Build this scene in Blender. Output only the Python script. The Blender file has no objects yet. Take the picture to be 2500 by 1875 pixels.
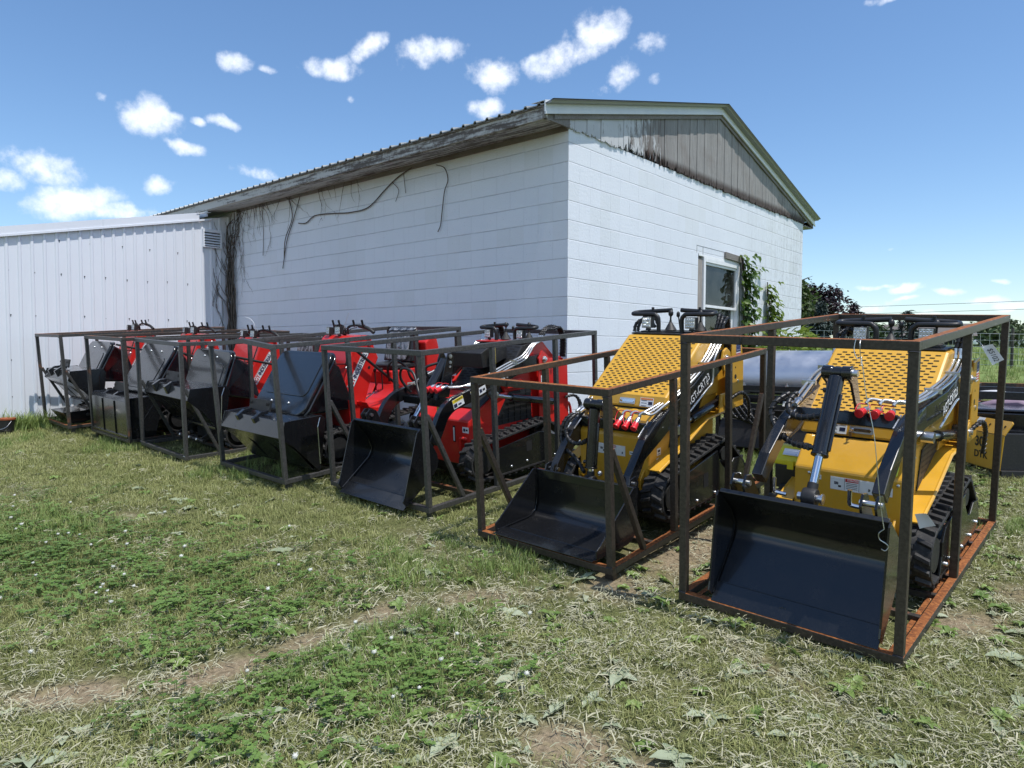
import bpy, bmesh, math, random
from mathutils import Vector, Matrix, Euler
from mathutils import noise as mnoise
PI = math.pi
rad = math.radians
SC = bpy.context.scene
COL = SC.collection
rng = random.Random(7)

# ------------------------------------------------------------------ helpers
class MB:
    """collects geometry for one mesh object"""
    def __init__(s, M=None):
        s.v = []; s.f = []; s.M = M; s.mi = []; s.cur = 0; s.cut = []
    def add(s, vs, fs):
        o = len(s.v)
        if s.M is not None:
            vs = [s.M @ Vector(v) for v in vs]
        s.cut.append((o, len(s.f)))
        s.v += [tuple(v) for v in vs]; s.mi += [s.cur] * len(fs)
        s.f += [tuple(i + o for i in f) for f in fs]
    def box(s, c, d, rot=None):
        x, y, z = d[0] / 2, d[1] / 2, d[2] / 2
        vs = [Vector((a * x, b * y, e * z)) for e in (-1, 1) for b in (-1, 1) for a in (-1, 1)]
        if rot is not None:
            vs = [rot @ v for v in vs]
        c = Vector(c)
        s.add([c + v for v in vs], [(0, 2, 3, 1), (4, 5, 7, 6), (0, 1, 5, 4), (1, 3, 7, 5), (3, 2, 6, 7), (2, 0, 4, 6)])
    def bb(s, x0, x1, y0, y1, z0, z1):
        s.box(((x0 + x1) / 2, (y0 + y1) / 2, (z0 + z1) / 2), (abs(x1 - x0), abs(y1 - y0), abs(z1 - z0)))
    def prism(s, poly, a, b, axis='x'):
        """poly: 2-d outline; x: (y,z), y: (x,z), z: (x,y)"""
        n = len(poly)
        def P(p, t):
            return (t, p[0], p[1]) if axis == 'x' else ((p[0], t, p[1]) if axis == 'y' else (p[0], p[1], t))
        vs = [P(p, a) for p in poly] + [P(p, b) for p in poly]
        fs = [tuple(range(n))[::-1], tuple(range(n, 2 * n))]
        fs += [(i, (i + 1) % n, n + (i + 1) % n, n + i) for i in range(n)]
        s.add(vs, fs)
    def sheet(s, prof, a, b, t, axis='x'):
        """open profile polyline thickened by t and swept a..b along axis"""
        n = len(prof); off = []
        for i in range(n):
            p0 = Vector(prof[max(i - 1, 0)]); p1 = Vector(prof[min(i + 1, n - 1)])
            d = (p1 - p0).normalized(); off.append((prof[i][0] - d.y * t, prof[i][1] + d.x * t))
        def P(p, q):
            return (q, p[0], p[1]) if axis == 'x' else ((p[0], q, p[1]) if axis == 'y' else (p[0], p[1], q))
        vs = [P(p, a) for p in prof] + [P(p, a) for p in off] + [P(p, b) for p in prof] + [P(p, b) for p in off]
        fs = []
        for i in range(n - 1):
            fs += [(i, i + 1, n + i + 1, n + i), (2 * n + i, 3 * n + i, 3 * n + i + 1, 2 * n + i + 1),
                   (i, 2 * n + i, 2 * n + i + 1, i + 1), (n + i, n + i + 1, 3 * n + i + 1, 3 * n + i)]
        fs += [(0, n, 3 * n, 2 * n), (n - 1, 3 * n - 1, 4 * n - 1, 2 * n - 1)]
        s.add(vs, fs)
    def tube(s, pts, r, n=8, smooth=0):
        pts = [Vector(p) for p in pts]
        if smooth:
            pts = catmull(pts, smooth)
        rs = r if isinstance(r, (list, tuple)) else None
        m = len(pts)
        if m < 2: return
        d = (pts[1] - pts[0]).normalized()
        up = Vector((0, 0, 1)) if abs(d.z) < .9 else Vector((1, 0, 0))
        nx = d.cross(up).normalized()
        vs = []; fs = []
        for i, p in enumerate(pts):
            t = (pts[min(i + 1, m - 1)] - pts[max(i - 1, 0)])
            if t.length < 1e-9: t = d
            t = t.normalized()
            nx = (nx - t * nx.dot(t)).normalized(); ny = t.cross(nx)
            rr = (rs[int(i * (len(rs) - 1) / (m - 1) + .5)] if rs else r)
            for k in range(n):
                a = 2 * PI * k / n
                vs.append(p + (nx * math.cos(a) + ny * math.sin(a)) * rr)
        for i in range(m - 1):
            for k in range(n):
                k2 = (k + 1) % n
                fs.append((i * n + k, i * n + k2, (i + 1) * n + k2, (i + 1) * n + k))
        fs.append(tuple(range(n))[::-1]); fs.append(tuple(range((m - 1) * n, m * n)))
        s.add(vs, fs)
    def cyl(s, p0, p1, r, n=16, r1=None):
        s.tube([p0, p1], [r, r if r1 is None else r1], n)
    def coil(s, pts, r, r2, pitch, n=6, smooth=6):
        """hose guard spiral round a path"""
        P = catmull([Vector(p) for p in pts], smooth)
        L = 0; out = []
        d = (P[1] - P[0]).normalized(); up = Vector((0, 0, 1)) if abs(d.z) < .9 else Vector((1, 0, 0))
        nx = d.cross(up).normalized()
        for i in range(len(P) - 1):
            seg = P[i + 1] - P[i]; t = seg.normalized()
            nx = (nx - t * nx.dot(t)).normalized(); ny = t.cross(nx)
            k = max(1, int(seg.length / pitch * 8))
            for j in range(k):
                q = P[i] + seg * (j / k); a = 2 * PI * (L + seg.length * j / k) / pitch
                out.append(q + (nx * math.cos(a) + ny * math.sin(a)) * r)
            L += seg.length
        s.tube(out, r2, n)
    def lathe(s, c, axis, prof, n=24):
        """prof: (radius, height along axis)"""
        ax = Vector(axis).normalized(); up = Vector((0, 0, 1)) if abs(ax.z) < .9 else Vector((1, 0, 0))
        nx = ax.cross(up).normalized(); ny = ax.cross(nx); c = Vector(c)
        vs = []; fs = []; m = len(prof)
        for r, h in prof:
            for k in range(n):
                a = 2 * PI * k / n; vs.append(c + ax * h + (nx * math.cos(a) + ny * math.sin(a)) * max(r, 1e-4))
        for i in range(m - 1):
            for k in range(n):
                k2 = (k + 1) % n
                fs.append((i * n + k, (i + 1) * n + k, (i + 1) * n + k2, i * n + k2))
        fs.append(tuple(range(n))); fs.append(tuple(range((m - 1) * n, m * n))[::-1])
        s.add(vs, fs)
    def quad(s, a, b, c, d):
        s.add([a, b, c, d], [(0, 1, 2, 3)])
    def slab(s, c, ex, ey, t):
        """rectangle centred c spanned by half-vectors ex, ey with thickness t along the normal"""
        c, ex, ey = Vector(c), Vector(ex), Vector(ey); n = ex.cross(ey).normalized() * t
        b = [c - ex - ey, c + ex - ey, c + ex + ey, c - ex + ey]
        s.add(b + [p + n for p in b], [(3, 2, 1, 0), (4, 5, 6, 7), (0, 1, 5, 4), (1, 2, 6, 5), (2, 3, 7, 6), (3, 0, 4, 7)])
    def poly_plate(s, c, ex, ey, pts, t):
        """flat outline pts (in ex/ey units) with thickness t along ex x ey"""
        c, ex, ey = Vector(c), Vector(ex), Vector(ey); n = ex.cross(ey).normalized() * t
        b = [c + ex * p[0] + ey * p[1] for p in pts]; k = len(b)
        s.add(b + [p + n for p in b], [tuple(range(k))[::-1], tuple(range(k, 2 * k))] + [(i, (i + 1) % k, k + (i + 1) % k, k + i) for i in range(k)])

def catmull(P, k):
    out = []; n = len(P)
    for i in range(n - 1):
        a, b, c, d = P[max(i - 1, 0)], P[i], P[i + 1], P[min(i + 2, n - 1)]
        for j in range(k):
            t = j / k
            out.append(.5 * ((2 * b) + (c - a) * t + (2 * a - 5 * b + 4 * c - d) * t * t + (3 * b - a - 3 * c + d) * t ** 3))
    out.append(P[-1]); return out

def rrect(w, h, r, n=5):
    pts = []
    for cx, cy, a0 in ((w / 2 - r, h / 2 - r, 0), (-w / 2 + r, h / 2 - r, 90), (-w / 2 + r, -h / 2 + r, 180), (w / 2 - r, -h / 2 + r, 270)):
        for i in range(n + 1):
            a = rad(a0 + 90 * i / n); pts.append((cx + r * math.cos(a), cy + r * math.sin(a)))
    return pts

def depth(o):
    k = 0
    while o is not None: k += 1; o = o.parent
    return k
def link(o, parent=None):
    COL.objects.link(o)
    while parent is not None and depth(parent) > 2: parent = parent.parent    # thing > part > sub-part at most
    if parent is not None: o.parent = parent
    return o

def build(name, mb, mat, parent=None, bevel=0, smooth=35, label=None):
    me = bpy.data.meshes.new(name)
    me.from_pydata(mb.v, [], mb.f); me.update()
    bm = bmesh.new(); bm.from_mesh(me); bmesh.ops.recalc_face_normals(bm, faces=bm.faces[:]); bm.to_mesh(me); bm.free()
    for q in (mat if isinstance(mat, (list, tuple)) else [mat]): me.materials.append(q)
    if len(me.materials) > 1: me.polygons.foreach_set('material_index', mb.mi)
    if smooth:
        me.shade_smooth(); me.set_sharp_from_angle(angle=rad(smooth))
    o = link(bpy.data.objects.new(name, me), parent)
    if bevel:
        m = o.modifiers.new('bevel', 'BEVEL'); m.width = bevel; m.segments = 2; m.limit_method = 'ANGLE'; m.angle_limit = rad(40)
        m.harden_normals = False
    if label: o['label'] = label
    return o

def build_each(name, mb, mat, parent=None, bevel=0, smooth=35, per=1):
    """every piece (per add() calls) becomes an object of its own"""
    c = mb.cut + [(len(mb.v), len(mb.f))]; out = []
    for i in range(0, len(mb.cut), per):
        (v0, f0), (v1, f1) = c[i], c[min(i + per, len(mb.cut))]
        q = MB(); q.v = mb.v[v0:v1]; q.f = [tuple(x - v0 for x in f) for f in mb.f[f0:f1]]; q.mi = mb.mi[f0:f1]
        out.append(build(name, q, mat, parent, bevel, smooth))
    return out

def thing(name, label, cat, mat=None, group=None):
    o = link(bpy.data.objects.new(name, None)); o.empty_display_size = .2
    if mat is not None: o.matrix_world = mat
    return tag(o, label, cat, group)

def tag(o, label, cat, group=None, kind=None):
    o['label'] = label; o['category'] = cat
    if group: o['group'] = group
    if kind: o['kind'] = kind
    return o

def text(name, body, size, M, mat, parent, squash=1.0, shear=0, bold=0):
    cu = bpy.data.curves.new(name, 'FONT'); cu.body = body; cu.size = size
    cu.align_x = 'CENTER'; cu.align_y = 'CENTER'; cu.extrude = .0008; cu.offset = bold; cu.shear = shear
    o = bpy.data.objects.new(name, cu); COL.objects.link(o)
    dg = bpy.context.evaluated_depsgraph_get()
    me = bpy.data.meshes.new_from_object(o.evaluated_get(dg))
    bpy.data.objects.remove(o)
    me.transform(Matrix.Diagonal((squash, 1, 1, 1))); me.transform(M)
    me.materials.clear(); me.materials.append(mat)
    return link(bpy.data.objects.new(name, me), parent)

def text_into(mb, body, size, M, squash=1.0, shear=0, bold=0):
    o = text('lettering', body, size, M, MAT['ink_black'], None, squash, shear, bold); me = o.data
    mb.add([v.co.copy() for v in me.vertices], [tuple(p.vertices) for p in me.polygons]); bpy.data.objects.remove(o); bpy.data.meshes.remove(me)

def frame_mat(c, ex, ey):
    """matrix placing text (x right, y up) at c along ex, ey"""
    ex = Vector(ex).normalized(); ey = Vector(ey); n = ex.cross(ey).normalized(); ey = n.cross(ex)
    M = Matrix((ex, ey, n)).transposed().to_4x4(); M.translation = Vector(c); return M

# ------------------------------------------------------------------ materials
def lin(r, g, b):
    f = lambda c: (c / 255 / 12.92) if c / 255 < .04045 else ((c / 255 + .055) / 1.055) ** 2.4
    return (f(r), f(g), f(b), 1)

class NT:
    def __init__(s, name):
        s.m = bpy.data.materials.new(name); s.m.use_nodes = True
        s.t = s.m.node_tree; s.n = s.t.nodes; s.l = s.t.links
        s.b = s.n['Principled BSDF']
    def node(s, ty, **k):
        n = s.n.new(ty)
        for a, v in k.items(): setattr(n, a, v)
        return n
    def set(s, **k):
        for a, v in k.items():
            s.b.inputs[a.replace('_', ' ')].default_value = v
        return s
    def pos(s, kind='Object'):
        return s.node('ShaderNodeTexCoord').outputs[kind]
    def mapping(s, vec, scale=(1, 1, 1), loc=(0, 0, 0), rot=(0, 0, 0)):
        m = s.node('ShaderNodeMapping'); s.l.new(vec, m.inputs[0])
        m.inputs['Scale'].default_value = scale; m.inputs['Location'].default_value = loc; m.inputs['Rotation'].default_value = rot
        return m.outputs[0]
    def noise(s, vec, scale, detail=4, rough=.55, dist=0):
        n = s.node('ShaderNodeTexNoise'); s.l.new(vec, n.inputs['Vector'])
        n.inputs['Scale'].default_value = scale; n.inputs['Detail'].default_value = detail
        n.inputs['Roughness'].default_value = rough; n.inputs['Distortion'].default_value = dist
        return n.outputs[0]
    def ramp(s, f, stops, interp='LINEAR'):
        r = s.node('ShaderNodeValToRGB'); s.l.new(f, r.inputs[0]); e = r.color_ramp.elements; r.color_ramp.interpolation = interp
        while len(e) < len(stops): e.new(.5)
        for i, (p, c) in enumerate(stops):
            e[i].position = p; e[i].color = c if len(c) == 4 else (*c, 1)
        return r.outputs[0]
    def step(s, f, a, b):
        return s.ramp(f, [(a, (0, 0, 0, 1)), (b, (1, 1, 1, 1))])
    def mix(s, f, a, b, blend='MIX'):
        m = s.node('ShaderNodeMix', data_type='RGBA', blend_type=blend)
        if isinstance(f, (int, float)): m.inputs[0].default_value = f
        else: s.l.new(f, m.inputs[0])
        for i, x in ((6, a), (7, b)):
            if isinstance(x, tuple): m.inputs[i].default_value = x if len(x) == 4 else (*x, 1)
            else: s.l.new(x, m.inputs[i])
        return m.outputs[2]
    def math(s, op, a, b=None, clamp=False):
        m = s.node('ShaderNodeMath', operation=op, use_clamp=clamp)
        for i, x in enumerate((a, b)):
            if x is None: continue
            if isinstance(x, (int, float)): m.inputs[i].default_value = x
            else: s.l.new(x, m.inputs[i])
        return m.outputs[0]
    def sep(s, vec):
        n = s.node('ShaderNodeSeparateXYZ'); s.l.new(vec, n.inputs[0]); return n.outputs
    def comb(s, x, y, z):
        n = s.node('ShaderNodeCombineXYZ')
        for i, q in enumerate((x, y, z)):
            if isinstance(q, (int, float)): n.inputs[i].default_value = q
            else: s.l.new(q, n.inputs[i])
        return n.outputs[0]
    def bump(s, h, strength=.3, dist=.01, normal=None):
        b = s.node('ShaderNodeBump'); s.l.new(h, b.inputs['Height']); b.inputs['Strength'].default_value = strength; b.inputs['Distance'].default_value = dist
        if normal is not None: s.l.new(normal, b.inputs['Normal'])
        return b.outputs[0]
    def base(s, c):
        s.l.new(c, s.b.inputs['Base Color']); return s
    def rough(s, c):
        s.l.new(c, s.b.inputs['Roughness']); return s
    def normal(s, c):
        s.l.new(c, s.b.inputs['Normal']); return s

MAT = {}
def paint(key, col, rough=.35, coat=0, metal=0, var=.12, dust=0.0, spec=.5):
    t = NT(key); p = t.pos('Object')
    n = t.noise(p, 9, 5); n2 = t.noise(p, 60, 3)
    dark = tuple(c * (1 - var) for c in col[:3]); lite = tuple(min(1, c * (1 + var)) for c in col[:3])
    c = t.mix(n, dark, lite)
    if dust:
        c = t.mix(t.math('MULTIPLY', t.step(n2, .5, .75), dust), c, lin(165, 160, 145))
    t.base(c); t.set(Metallic=metal, Coat_Weight=coat, Coat_Roughness=.08, Specular_IOR_Level=spec)
    t.rough(t.ramp(n, [(.3, (rough * .85,) * 3), (.7, (min(1, rough * 1.2),) * 3)]))
    t.normal(t.bump(n2, .04, .002))
    MAT[key] = t.m; return t.m

paint('yellow_paint', (.64, .345, .028), .36, .3, dust=.10)
paint('red_paint', (.62, .018, .014), .33, .3, dust=.05)
paint('black_gloss', (.007, .0075, .009), .24, .45, var=.2, dust=.015)
paint('black_lid', (.012, .013, .015), .20, .6, var=.15, dust=.02)
paint('black_matte', (.014, .014, .015), .5, 0, dust=.04)
paint('black_rubber', (.018, .018, .019), .62, 0, var=.3, dust=.10)
paint('black_plastic', (.013, .013, .014), .42, 0)
paint('chrome', (.75, .76, .78), .12, 0, metal=1, var=.05)
paint('zinc', (.62, .63, .64), .3, 0, metal=1, var=.1)
paint('tube_silver', (.66, .66, .64), .28, 0, metal=.85, var=.1)
paint('label_white', (.78, .79, .80), .4, .1, var=.03)
paint('label_red', (.55, .03, .03), .4)
paint('label_orange', (.72, .22, .05), .4)
paint('label_yellow', (.78, .60, .04), .4)
paint('label_tan', (.52, .36, .10), .4)
paint('ink_black', (.012, .012, .014), .5)
paint('ink_navy', (.015, .02, .06), .45)
paint('coupler_red', (.62, .012, .02), .4)
paint('hi_vis', (.70, .78, .08), .45)
paint('toolbox_yellow', (.70, .62, .02), .4)
paint('white_paint', (.78, .79, .80), .42)
paint('trim_metal', (.70, .73, .74), .45, 0)
paint('dark_void', (.008, .008, .008), .8)
paint('flag_blue', (.02, .03, .12), .5)
paint('key_brown', (.20, .13, .07), .5)
paint('seat_black', (.02, .02, .021), .4, .1)

def lamp_glass():
    t = NT('lamp_glass'); p = t.pos('Object')
    v = t.node('ShaderNodeTexVoronoi'); t.l.new(p, v.inputs['Vector']); v.inputs['Scale'].default_value = 45
    t.base(t.ramp(v.outputs[0], [(.1, (.85, .86, .84)), (.55, (.35, .37, .36))])); t.set(Roughness=.12, Coat_Weight=.8)
    MAT['lamp_glass'] = t.m
lamp_glass()

def clear_plastic():
    t = NT('clear_plastic'); p = t.pos('Object')
    t.base(t.ramp(t.noise(t.mapping(p, (1, 1, .25)), 26, 4, .6), [(.42, (.03, .031, .033)), (.62, (.33, .34, .36))]))
    t.set(Roughness=.16, Coat_Weight=1); t.normal(t.bump(t.noise(t.mapping(p, (1, 1, .2)), 34, 3), .7, .02)); MAT['clear_plastic'] = t.m
clear_plastic()

def steel(key, rust, tint=(.058, .055, .052)):
    """mill-scale steel tube; rust 0..1, more of it where rain sits on the upper faces"""
    t = NT(key); p = t.pos('Object')
    n = t.noise(p, 5, 6, .65); n2 = t.noise(p, 55, 4, .7); n3 = t.noise(p, 1.7, 3)
    c = t.mix(t.ramp(n2, [(.35, (0, 0, 0)), (.7, (1, 1, 1))]), tuple(x * .7 for x in tint), tuple(x * 1.45 for x in tint))
    g = t.node('ShaderNodeNewGeometry'); nz = t.sep(g.outputs['Normal'])[2]
    up = t.step(nz, .5, .9)
    f = t.math('ADD', t.math('MULTIPLY', n, .75), t.math('MULTIPLY', n3, .45))
    f = t.math('ADD', f, t.math('MULTIPLY', up, .10 + .34 * rust))
    f = t.step(f, .92 - .33 * rust, 1.06 - .3 * rust)
    rc = t.ramp(n2, [(.3, lin(92, 52, 26)), (.5, lin(150, 88, 40)), (.72, lin(196, 128, 66))])
    t.base(t.mix(t.math('MULTIPLY', f, .85), c, rc)); t.set(Metallic=.35)
    t.rough(t.ramp(f, [(0, (.42,) * 3), (1, (.85,) * 3)])); t.normal(t.bump(n2, .12, .003)); MAT[key] = t.m
steel('steel_rusty', .62, (.060, .050, .042)); steel('steel_mid', .40, (.058, .052, .046)); steel('steel_gray', .10, (.075, .074, .072)); steel('steel_brown', .80)
steel('steel_dark', .12, (.03, .03, .032))

def sheet_steel():
    t = NT('sheet_steel'); p = t.pos('Object')
    n = t.noise(p, 3.5, 5, .6); n2 = t.noise(t.mapping(p, (1, 1, 8)), 20, 3)
    t.base(t.mix(n, (.42, .45, .5), (.72, .74, .78))); t.set(Metallic=.9)
    t.rough(t.ramp(n, [(.3, (.25,) * 3), (.7, (.5,) * 3)])); t.normal(t.bump(n2, .05, .003)); MAT['sheet_steel'] = t.m
sheet_steel()

def block_paint():
    t = NT('block_paint'); p = t.pos('Object'); x, y, z = t.sep(p)
    s = t.math('ADD', x, y); zz = t.math('SUBTRACT', z, 3.6714 - .2032 * 40)
    # slight wobble of the joints
    wob = t.math('MULTIPLY', t.math('SUBTRACT', t.noise(p, 1.3, 2), .5), .012)
    zz = t.math('ADD', zz, wob)
    def brick(w, ms, sm):
        b = t.node('ShaderNodeTexBrick'); t.l.new(t.comb(s, zz, 0), b.inputs['Vector'])
        b.inputs['Scale'].default_value = 1; b.inputs['Brick Width'].default_value = w; b.inputs['Row Height'].default_value = .2032
        b.inputs['Mortar Size'].default_value = ms; b.inputs['Mortar Smooth'].default_value = sm; b.offset = .5
        return b.outputs['Fac']
    hj = brick(200, .006, .5); vj = brick(.4064, .005, .6)
    grain = t.noise(p, 150, 4, .65); mid = t.noise(p, 34, 4, .6); big = t.noise(p, 1.1, 4, .6)
    streak = t.noise(t.mapping(p, (9, 9, .55)), 1.6, 5, .65)
    c = t.mix(big, (.68, .72, .78), (.77, .81, .86))
    # blotchy re-painted blocks
    cell = t.node('ShaderNodeTexWhiteNoise', noise_dimensions='2D')
    row = t.math('FLOOR', t.math('DIVIDE', zz, .2032)); odd = t.math('MULTIPLY', t.math('MODULO', row, 2), .5)
    colm = t.math('FLOOR', t.math('ADD', t.math('DIVIDE', s, .4064), odd)); t.l.new(t.comb(colm, row, 0), cell.inputs[0])
    c = t.mix(t.math('MULTIPLY', t.step(cell.outputs[0], .72, .9), .22), c, (.60, .63, .62))
    # dark mould streaks, thickest towards the far end of the gable
    far = t.ramp(t.math('DIVIDE', s, 7.3), [(.55, (0, 0, 0)), (1, (1, 1, 1))])
    fine = t.noise(t.mapping(p, (30, 30, 5)), 2.2, 4, .7)
    st = t.math('MULTIPLY', t.step(t.math('MULTIPLY', fine, t.math('ADD', streak, .45)), .44, .62), far)
    c = t.mix(t.math('MULTIPLY', st, .55), c, (.22, .225, .215))
    st2 = t.step(streak, .58, .85); c = t.mix(t.math('MULTIPLY', st2, .16), c, (.36, .40, .48))
    pit = t.step(t.noise(p, 75, 2, .4), .70, .74); c = t.mix(t.math('MULTIPLY', pit, .55), c, (.24, .25, .26))
    gap = t.step(t.noise(t.mapping(p, (1, 1, .1)), 2.4, 3), .44, .60)
    c = t.mix(t.math('MULTIPLY', t.math('MULTIPLY', hj, gap), .30), c, (.22, .25, .30)); c = t.mix(t.math('MULTIPLY', vj, .10), c, (.30, .32, .35))
    t.base(c); t.set(Roughness=.75, Specular_IOR_Level=.3)
    h = t.math('ADD', t.math('MULTIPLY', grain, .35), t.math('MULTIPLY', mid, .5))
    h = t.math('SUBTRACT', h, t.math('MULTIPLY', hj, .75)); h = t.math('SUBTRACT', h, t.math('MULTIPLY', vj, .35))
    t.normal(t.bump(h, .75, .008)); MAT['block_paint'] = t.m
block_paint()

def old_wood(key, whitev=None, dark=.35, along='z', base=(.20, .195, .19)):
    t = NT(key); p = t.pos('Object'); x, y, z = t.sep(p)
    sc = {'z': (22, 22, .9), 'x': (1.1, 16, 16), 'y': (16, 1.1, 16)}[along]
    g = t.noise(t.mapping(p, sc), 3, 6, .62); g2 = t.noise(t.mapping(p, sc), 11, 4, .6); b = t.noise(p, 2.2, 4)
    c = t.mix(g, tuple(v * .5 for v in base), tuple(v * 2.3 for v in base))
    c = t.mix(t.math('MULTIPLY', t.step(g2, .60, .70), .75), c, (.035, .032, .03))
    c = t.mix(t.math('MULTIPLY', t.step(b, .5, .8), dark), c, lin(88, 62, 44))
    if whitev is not None:
        # rot along the foot of the boards, flaking white paint towards the near end
        foot = t.ramp(t.math('SUBTRACT', z, 3.78), [(0, (1, 1, 1)), (.26, (0, 0, 0))])
        rot = t.step(t.math('MULTIPLY', foot, t.math('ADD', g, .35)), .30, .55)
        c = t.mix(t.math('MULTIPLY', rot, .8), c, lin(52, 34, 26))
        br = t.math('MULTIPLY', t.step(t.math('SUBTRACT', 1, t.math('ABSOLUTE', t.math('DIVIDE', t.math('SUBTRACT', y, 1.45), .95))), .1, .6), t.step(g, .46, .62))
        c = t.mix(t.math('MULTIPLY', br, .8), c, lin(64, 42, 32))
        near = t.ramp(t.math('DIVIDE', y, 7.3), [(.0, (.66,) * 3), (.12, (.50,) * 3), (.3, (.12,) * 3), (1, (.05,) * 3)])
        fl = t.step(t.math('ADD', t.math('MULTIPLY', t.noise(t.mapping(p, (7, 7, 2.2)), 2.4, 5, .7), 1), near), .80, .92)
        c = t.mix(t.math('MULTIPLY', fl, .8), c, (.62, .64, .66))
    t.base(c); t.set(Roughness=.85, Specular_IOR_Level=.2); t.normal(t.bump(t.math('ADD', g, t.math('MULTIPLY', g2, .5)), .6, .006)); MAT[key] = t.m
old_wood('gable_wood', whitev=True)
old_wood('eave_wood', dark=.5, along='x', base=(.16, .15, .14))
old_wood('trim_wood', along='z', base=(.25, .23, .21))

def soffit_paint():
    t = NT('soffit_paint'); p = t.pos('Object')
    g = t.noise(t.mapping(p, (.8, 9, 9)), 2.5, 6, .65); f = t.noise(p, 22, 4, .7)
    x = t.sep(p)[0]
    left = t.ramp(t.math('DIVIDE', t.math('ADD', x, 7.2), 7.2), [(0, (.13,) * 3), (.45, (.04,) * 3), (.75, (-.0,) * 3)])
    pk = t.step(t.math('ADD', t.math('MULTIPLY', g, .7), t.math('ADD', t.math('MULTIPLY', f, .3), left)), .47, .58)
    t.base(t.mix(pk, t.mix(g, (.045, .038, .032), (.22, .19, .17)), (.50, .50, .48))); t.set(Roughness=.8); t.normal(t.bump(g, .4, .006)); MAT['soffit_paint'] = t.m
soffit_paint()

def siding():
    t = NT('white_siding'); p = t.pos('Object')
    b = t.noise(p, .9, 4); st = t.noise(t.mapping(p, (8, 8, .4)), 2, 4, .6); z = t.sep(p)[2]
    c = t.mix(b, (.68, .71, .77), (.77, .80, .85)); c = t.mix(t.math('MULTIPLY', t.step(st, .6, .85), .14), c, (.4, .42, .42))
    low = t.ramp(t.math('SUBTRACT', z, .4), [(0, (1, 1, 1)), (.5, (0, 0, 0))])
    c = t.mix(t.math('MULTIPLY', low, t.math('MULTIPLY', t.step(st, .4, .7), .35)), c, (.42, .42, .33))
    t.base(c); t.set(Roughness=.42, Specular_IOR_Level=.4); t.normal(t.bump(b, .05, .02)); MAT['white_siding'] = t.m
siding()

def glass():
    m = bpy.data.materials.new('window_glass'); m.use_nodes = True; n = m.node_tree.nodes; l = m.node_tree.links
    n.clear(); o = n.new('ShaderNodeOutputMaterial'); tr = n.new('ShaderNodeBsdfTransparent'); tr.inputs[0].default_value = (.55, .6, .58, 1)
    gl = n.new('ShaderNodeBsdfGlossy'); gl.inputs['Roughness'].default_value = .03
    tc = n.new('ShaderNodeTexCoord'); ns = n.new('ShaderNodeTexNoise'); ns.inputs['Scale'].default_value = 5; l.new(tc.outputs['Object'], ns.inputs['Vector'])
    df = n.new('ShaderNodeBsdfDiffuse'); df.inputs[0].default_value = (.35, .36, .34, 1)
    fr = n.new('ShaderNodeFresnel'); fr.inputs[0].default_value = 1.5
    m1 = n.new('ShaderNodeMixShader'); l.new(fr.outputs[0], m1.inputs[0]); l.new(tr.outputs[0], m1.inputs[1]); l.new(gl.outputs[0], m1.inputs[2])
    mr = n.new('ShaderNodeMapRange'); l.new(ns.outputs[0], mr.inputs[0]); mr.inputs[1].default_value = .35; mr.inputs[2].default_value = .8; mr.inputs[3].default_value = .02; mr.inputs[4].default_value = .16
    m2 = n.new('ShaderNodeMixShader'); l.new(mr.outputs[0], m2.inputs[0]); l.new(m1.outputs[0], m2.inputs[1]); l.new(df.outputs[0], m2.inputs[2]); l.new(m2.outputs[0], o.inputs[0])
    MAT['window_glass'] = m
glass()

def leafmat(key, a, b, trans=.25, rough=.5, scale=1.2, dry=None, dryamt=.0):
    t = NT(key); g = t.node('ShaderNodeNewGeometry'); oi = t.node('ShaderNodeObjectInfo')
    n = t.noise(g.outputs['Position'], scale, 3, .6)
    rnd = t.math('ADD', t.math('MULTIPLY', g.outputs['Random Per Island'], .5), t.math('MULTIPLY', oi.outputs['Random'], .5))
    f = t.math('ADD', t.math('MULTIPLY', n, .55), t.math('MULTIPLY', rnd, .45))
    c = t.ramp(f, [(.25, a), (.75, b)])
    if dry:
        c = t.mix(t.step(t.math('ADD', t.math('MULTIPLY', rnd, .6), t.math('MULTIPLY', n, .4)), 1 - dryamt - .08, 1 - dryamt + .08), c, dry)
    t.base(c); t.set(Roughness=rough, Specular_IOR_Level=.35)
    if trans:
        tl = t.node('ShaderNodeBsdfTranslucent'); t.l.new(c, tl.inputs[0]); mx = t.node('ShaderNodeMixShader'); mx.inputs[0].default_value = trans
        t.l.new(t.b.outputs[0], mx.inputs[1]); t.l.new(tl.outputs[0], mx.inputs[2]); t.l.new(mx.outputs[0], t.n['Material Output'].inputs[0])
    MAT[key] = t.m; return t.m
# ------------------------------------------------------------------ world, sun, camera
SUN_EL = rad(69); SUN_AZ = rad(91)      # azimuth measured clockwise from +Y: sun stands over +X
W = bpy.data.worlds.new('World'); SC.world = W; W.use_nodes = True
SC.view_settings.view_transform = 'Standard'; SC.view_settings.look = 'None'; SC.view_settings.exposure = 0.64; SC.view_settings.gamma = 1
EYE = Vector((4.4915, -6.1085, 1.45)); YAW, PITCH, ROLL, FPX = .7114, .0445, -.0038, 1726.87
fw = Vector((-math.sin(YAW) * math.cos(PITCH), math.cos(YAW) * math.cos(PITCH), -math.sin(PITCH)))
r0 = Vector((math.cos(YAW), math.sin(YAW), 0)); d0 = fw.cross(r0)
rt = r0 * math.cos(ROLL) + d0 * math.sin(ROLL); dn = -r0 * math.sin(ROLL) + d0 * math.cos(ROLL)
cam = bpy.data.cameras.new('camera'); co = link(bpy.data.objects.new('camera', cam)); SC.camera = co
cam.sensor_width = 36; cam.lens = FPX / 2500 * 36; cam.clip_end = 5000; cam.clip_start = .05
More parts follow.
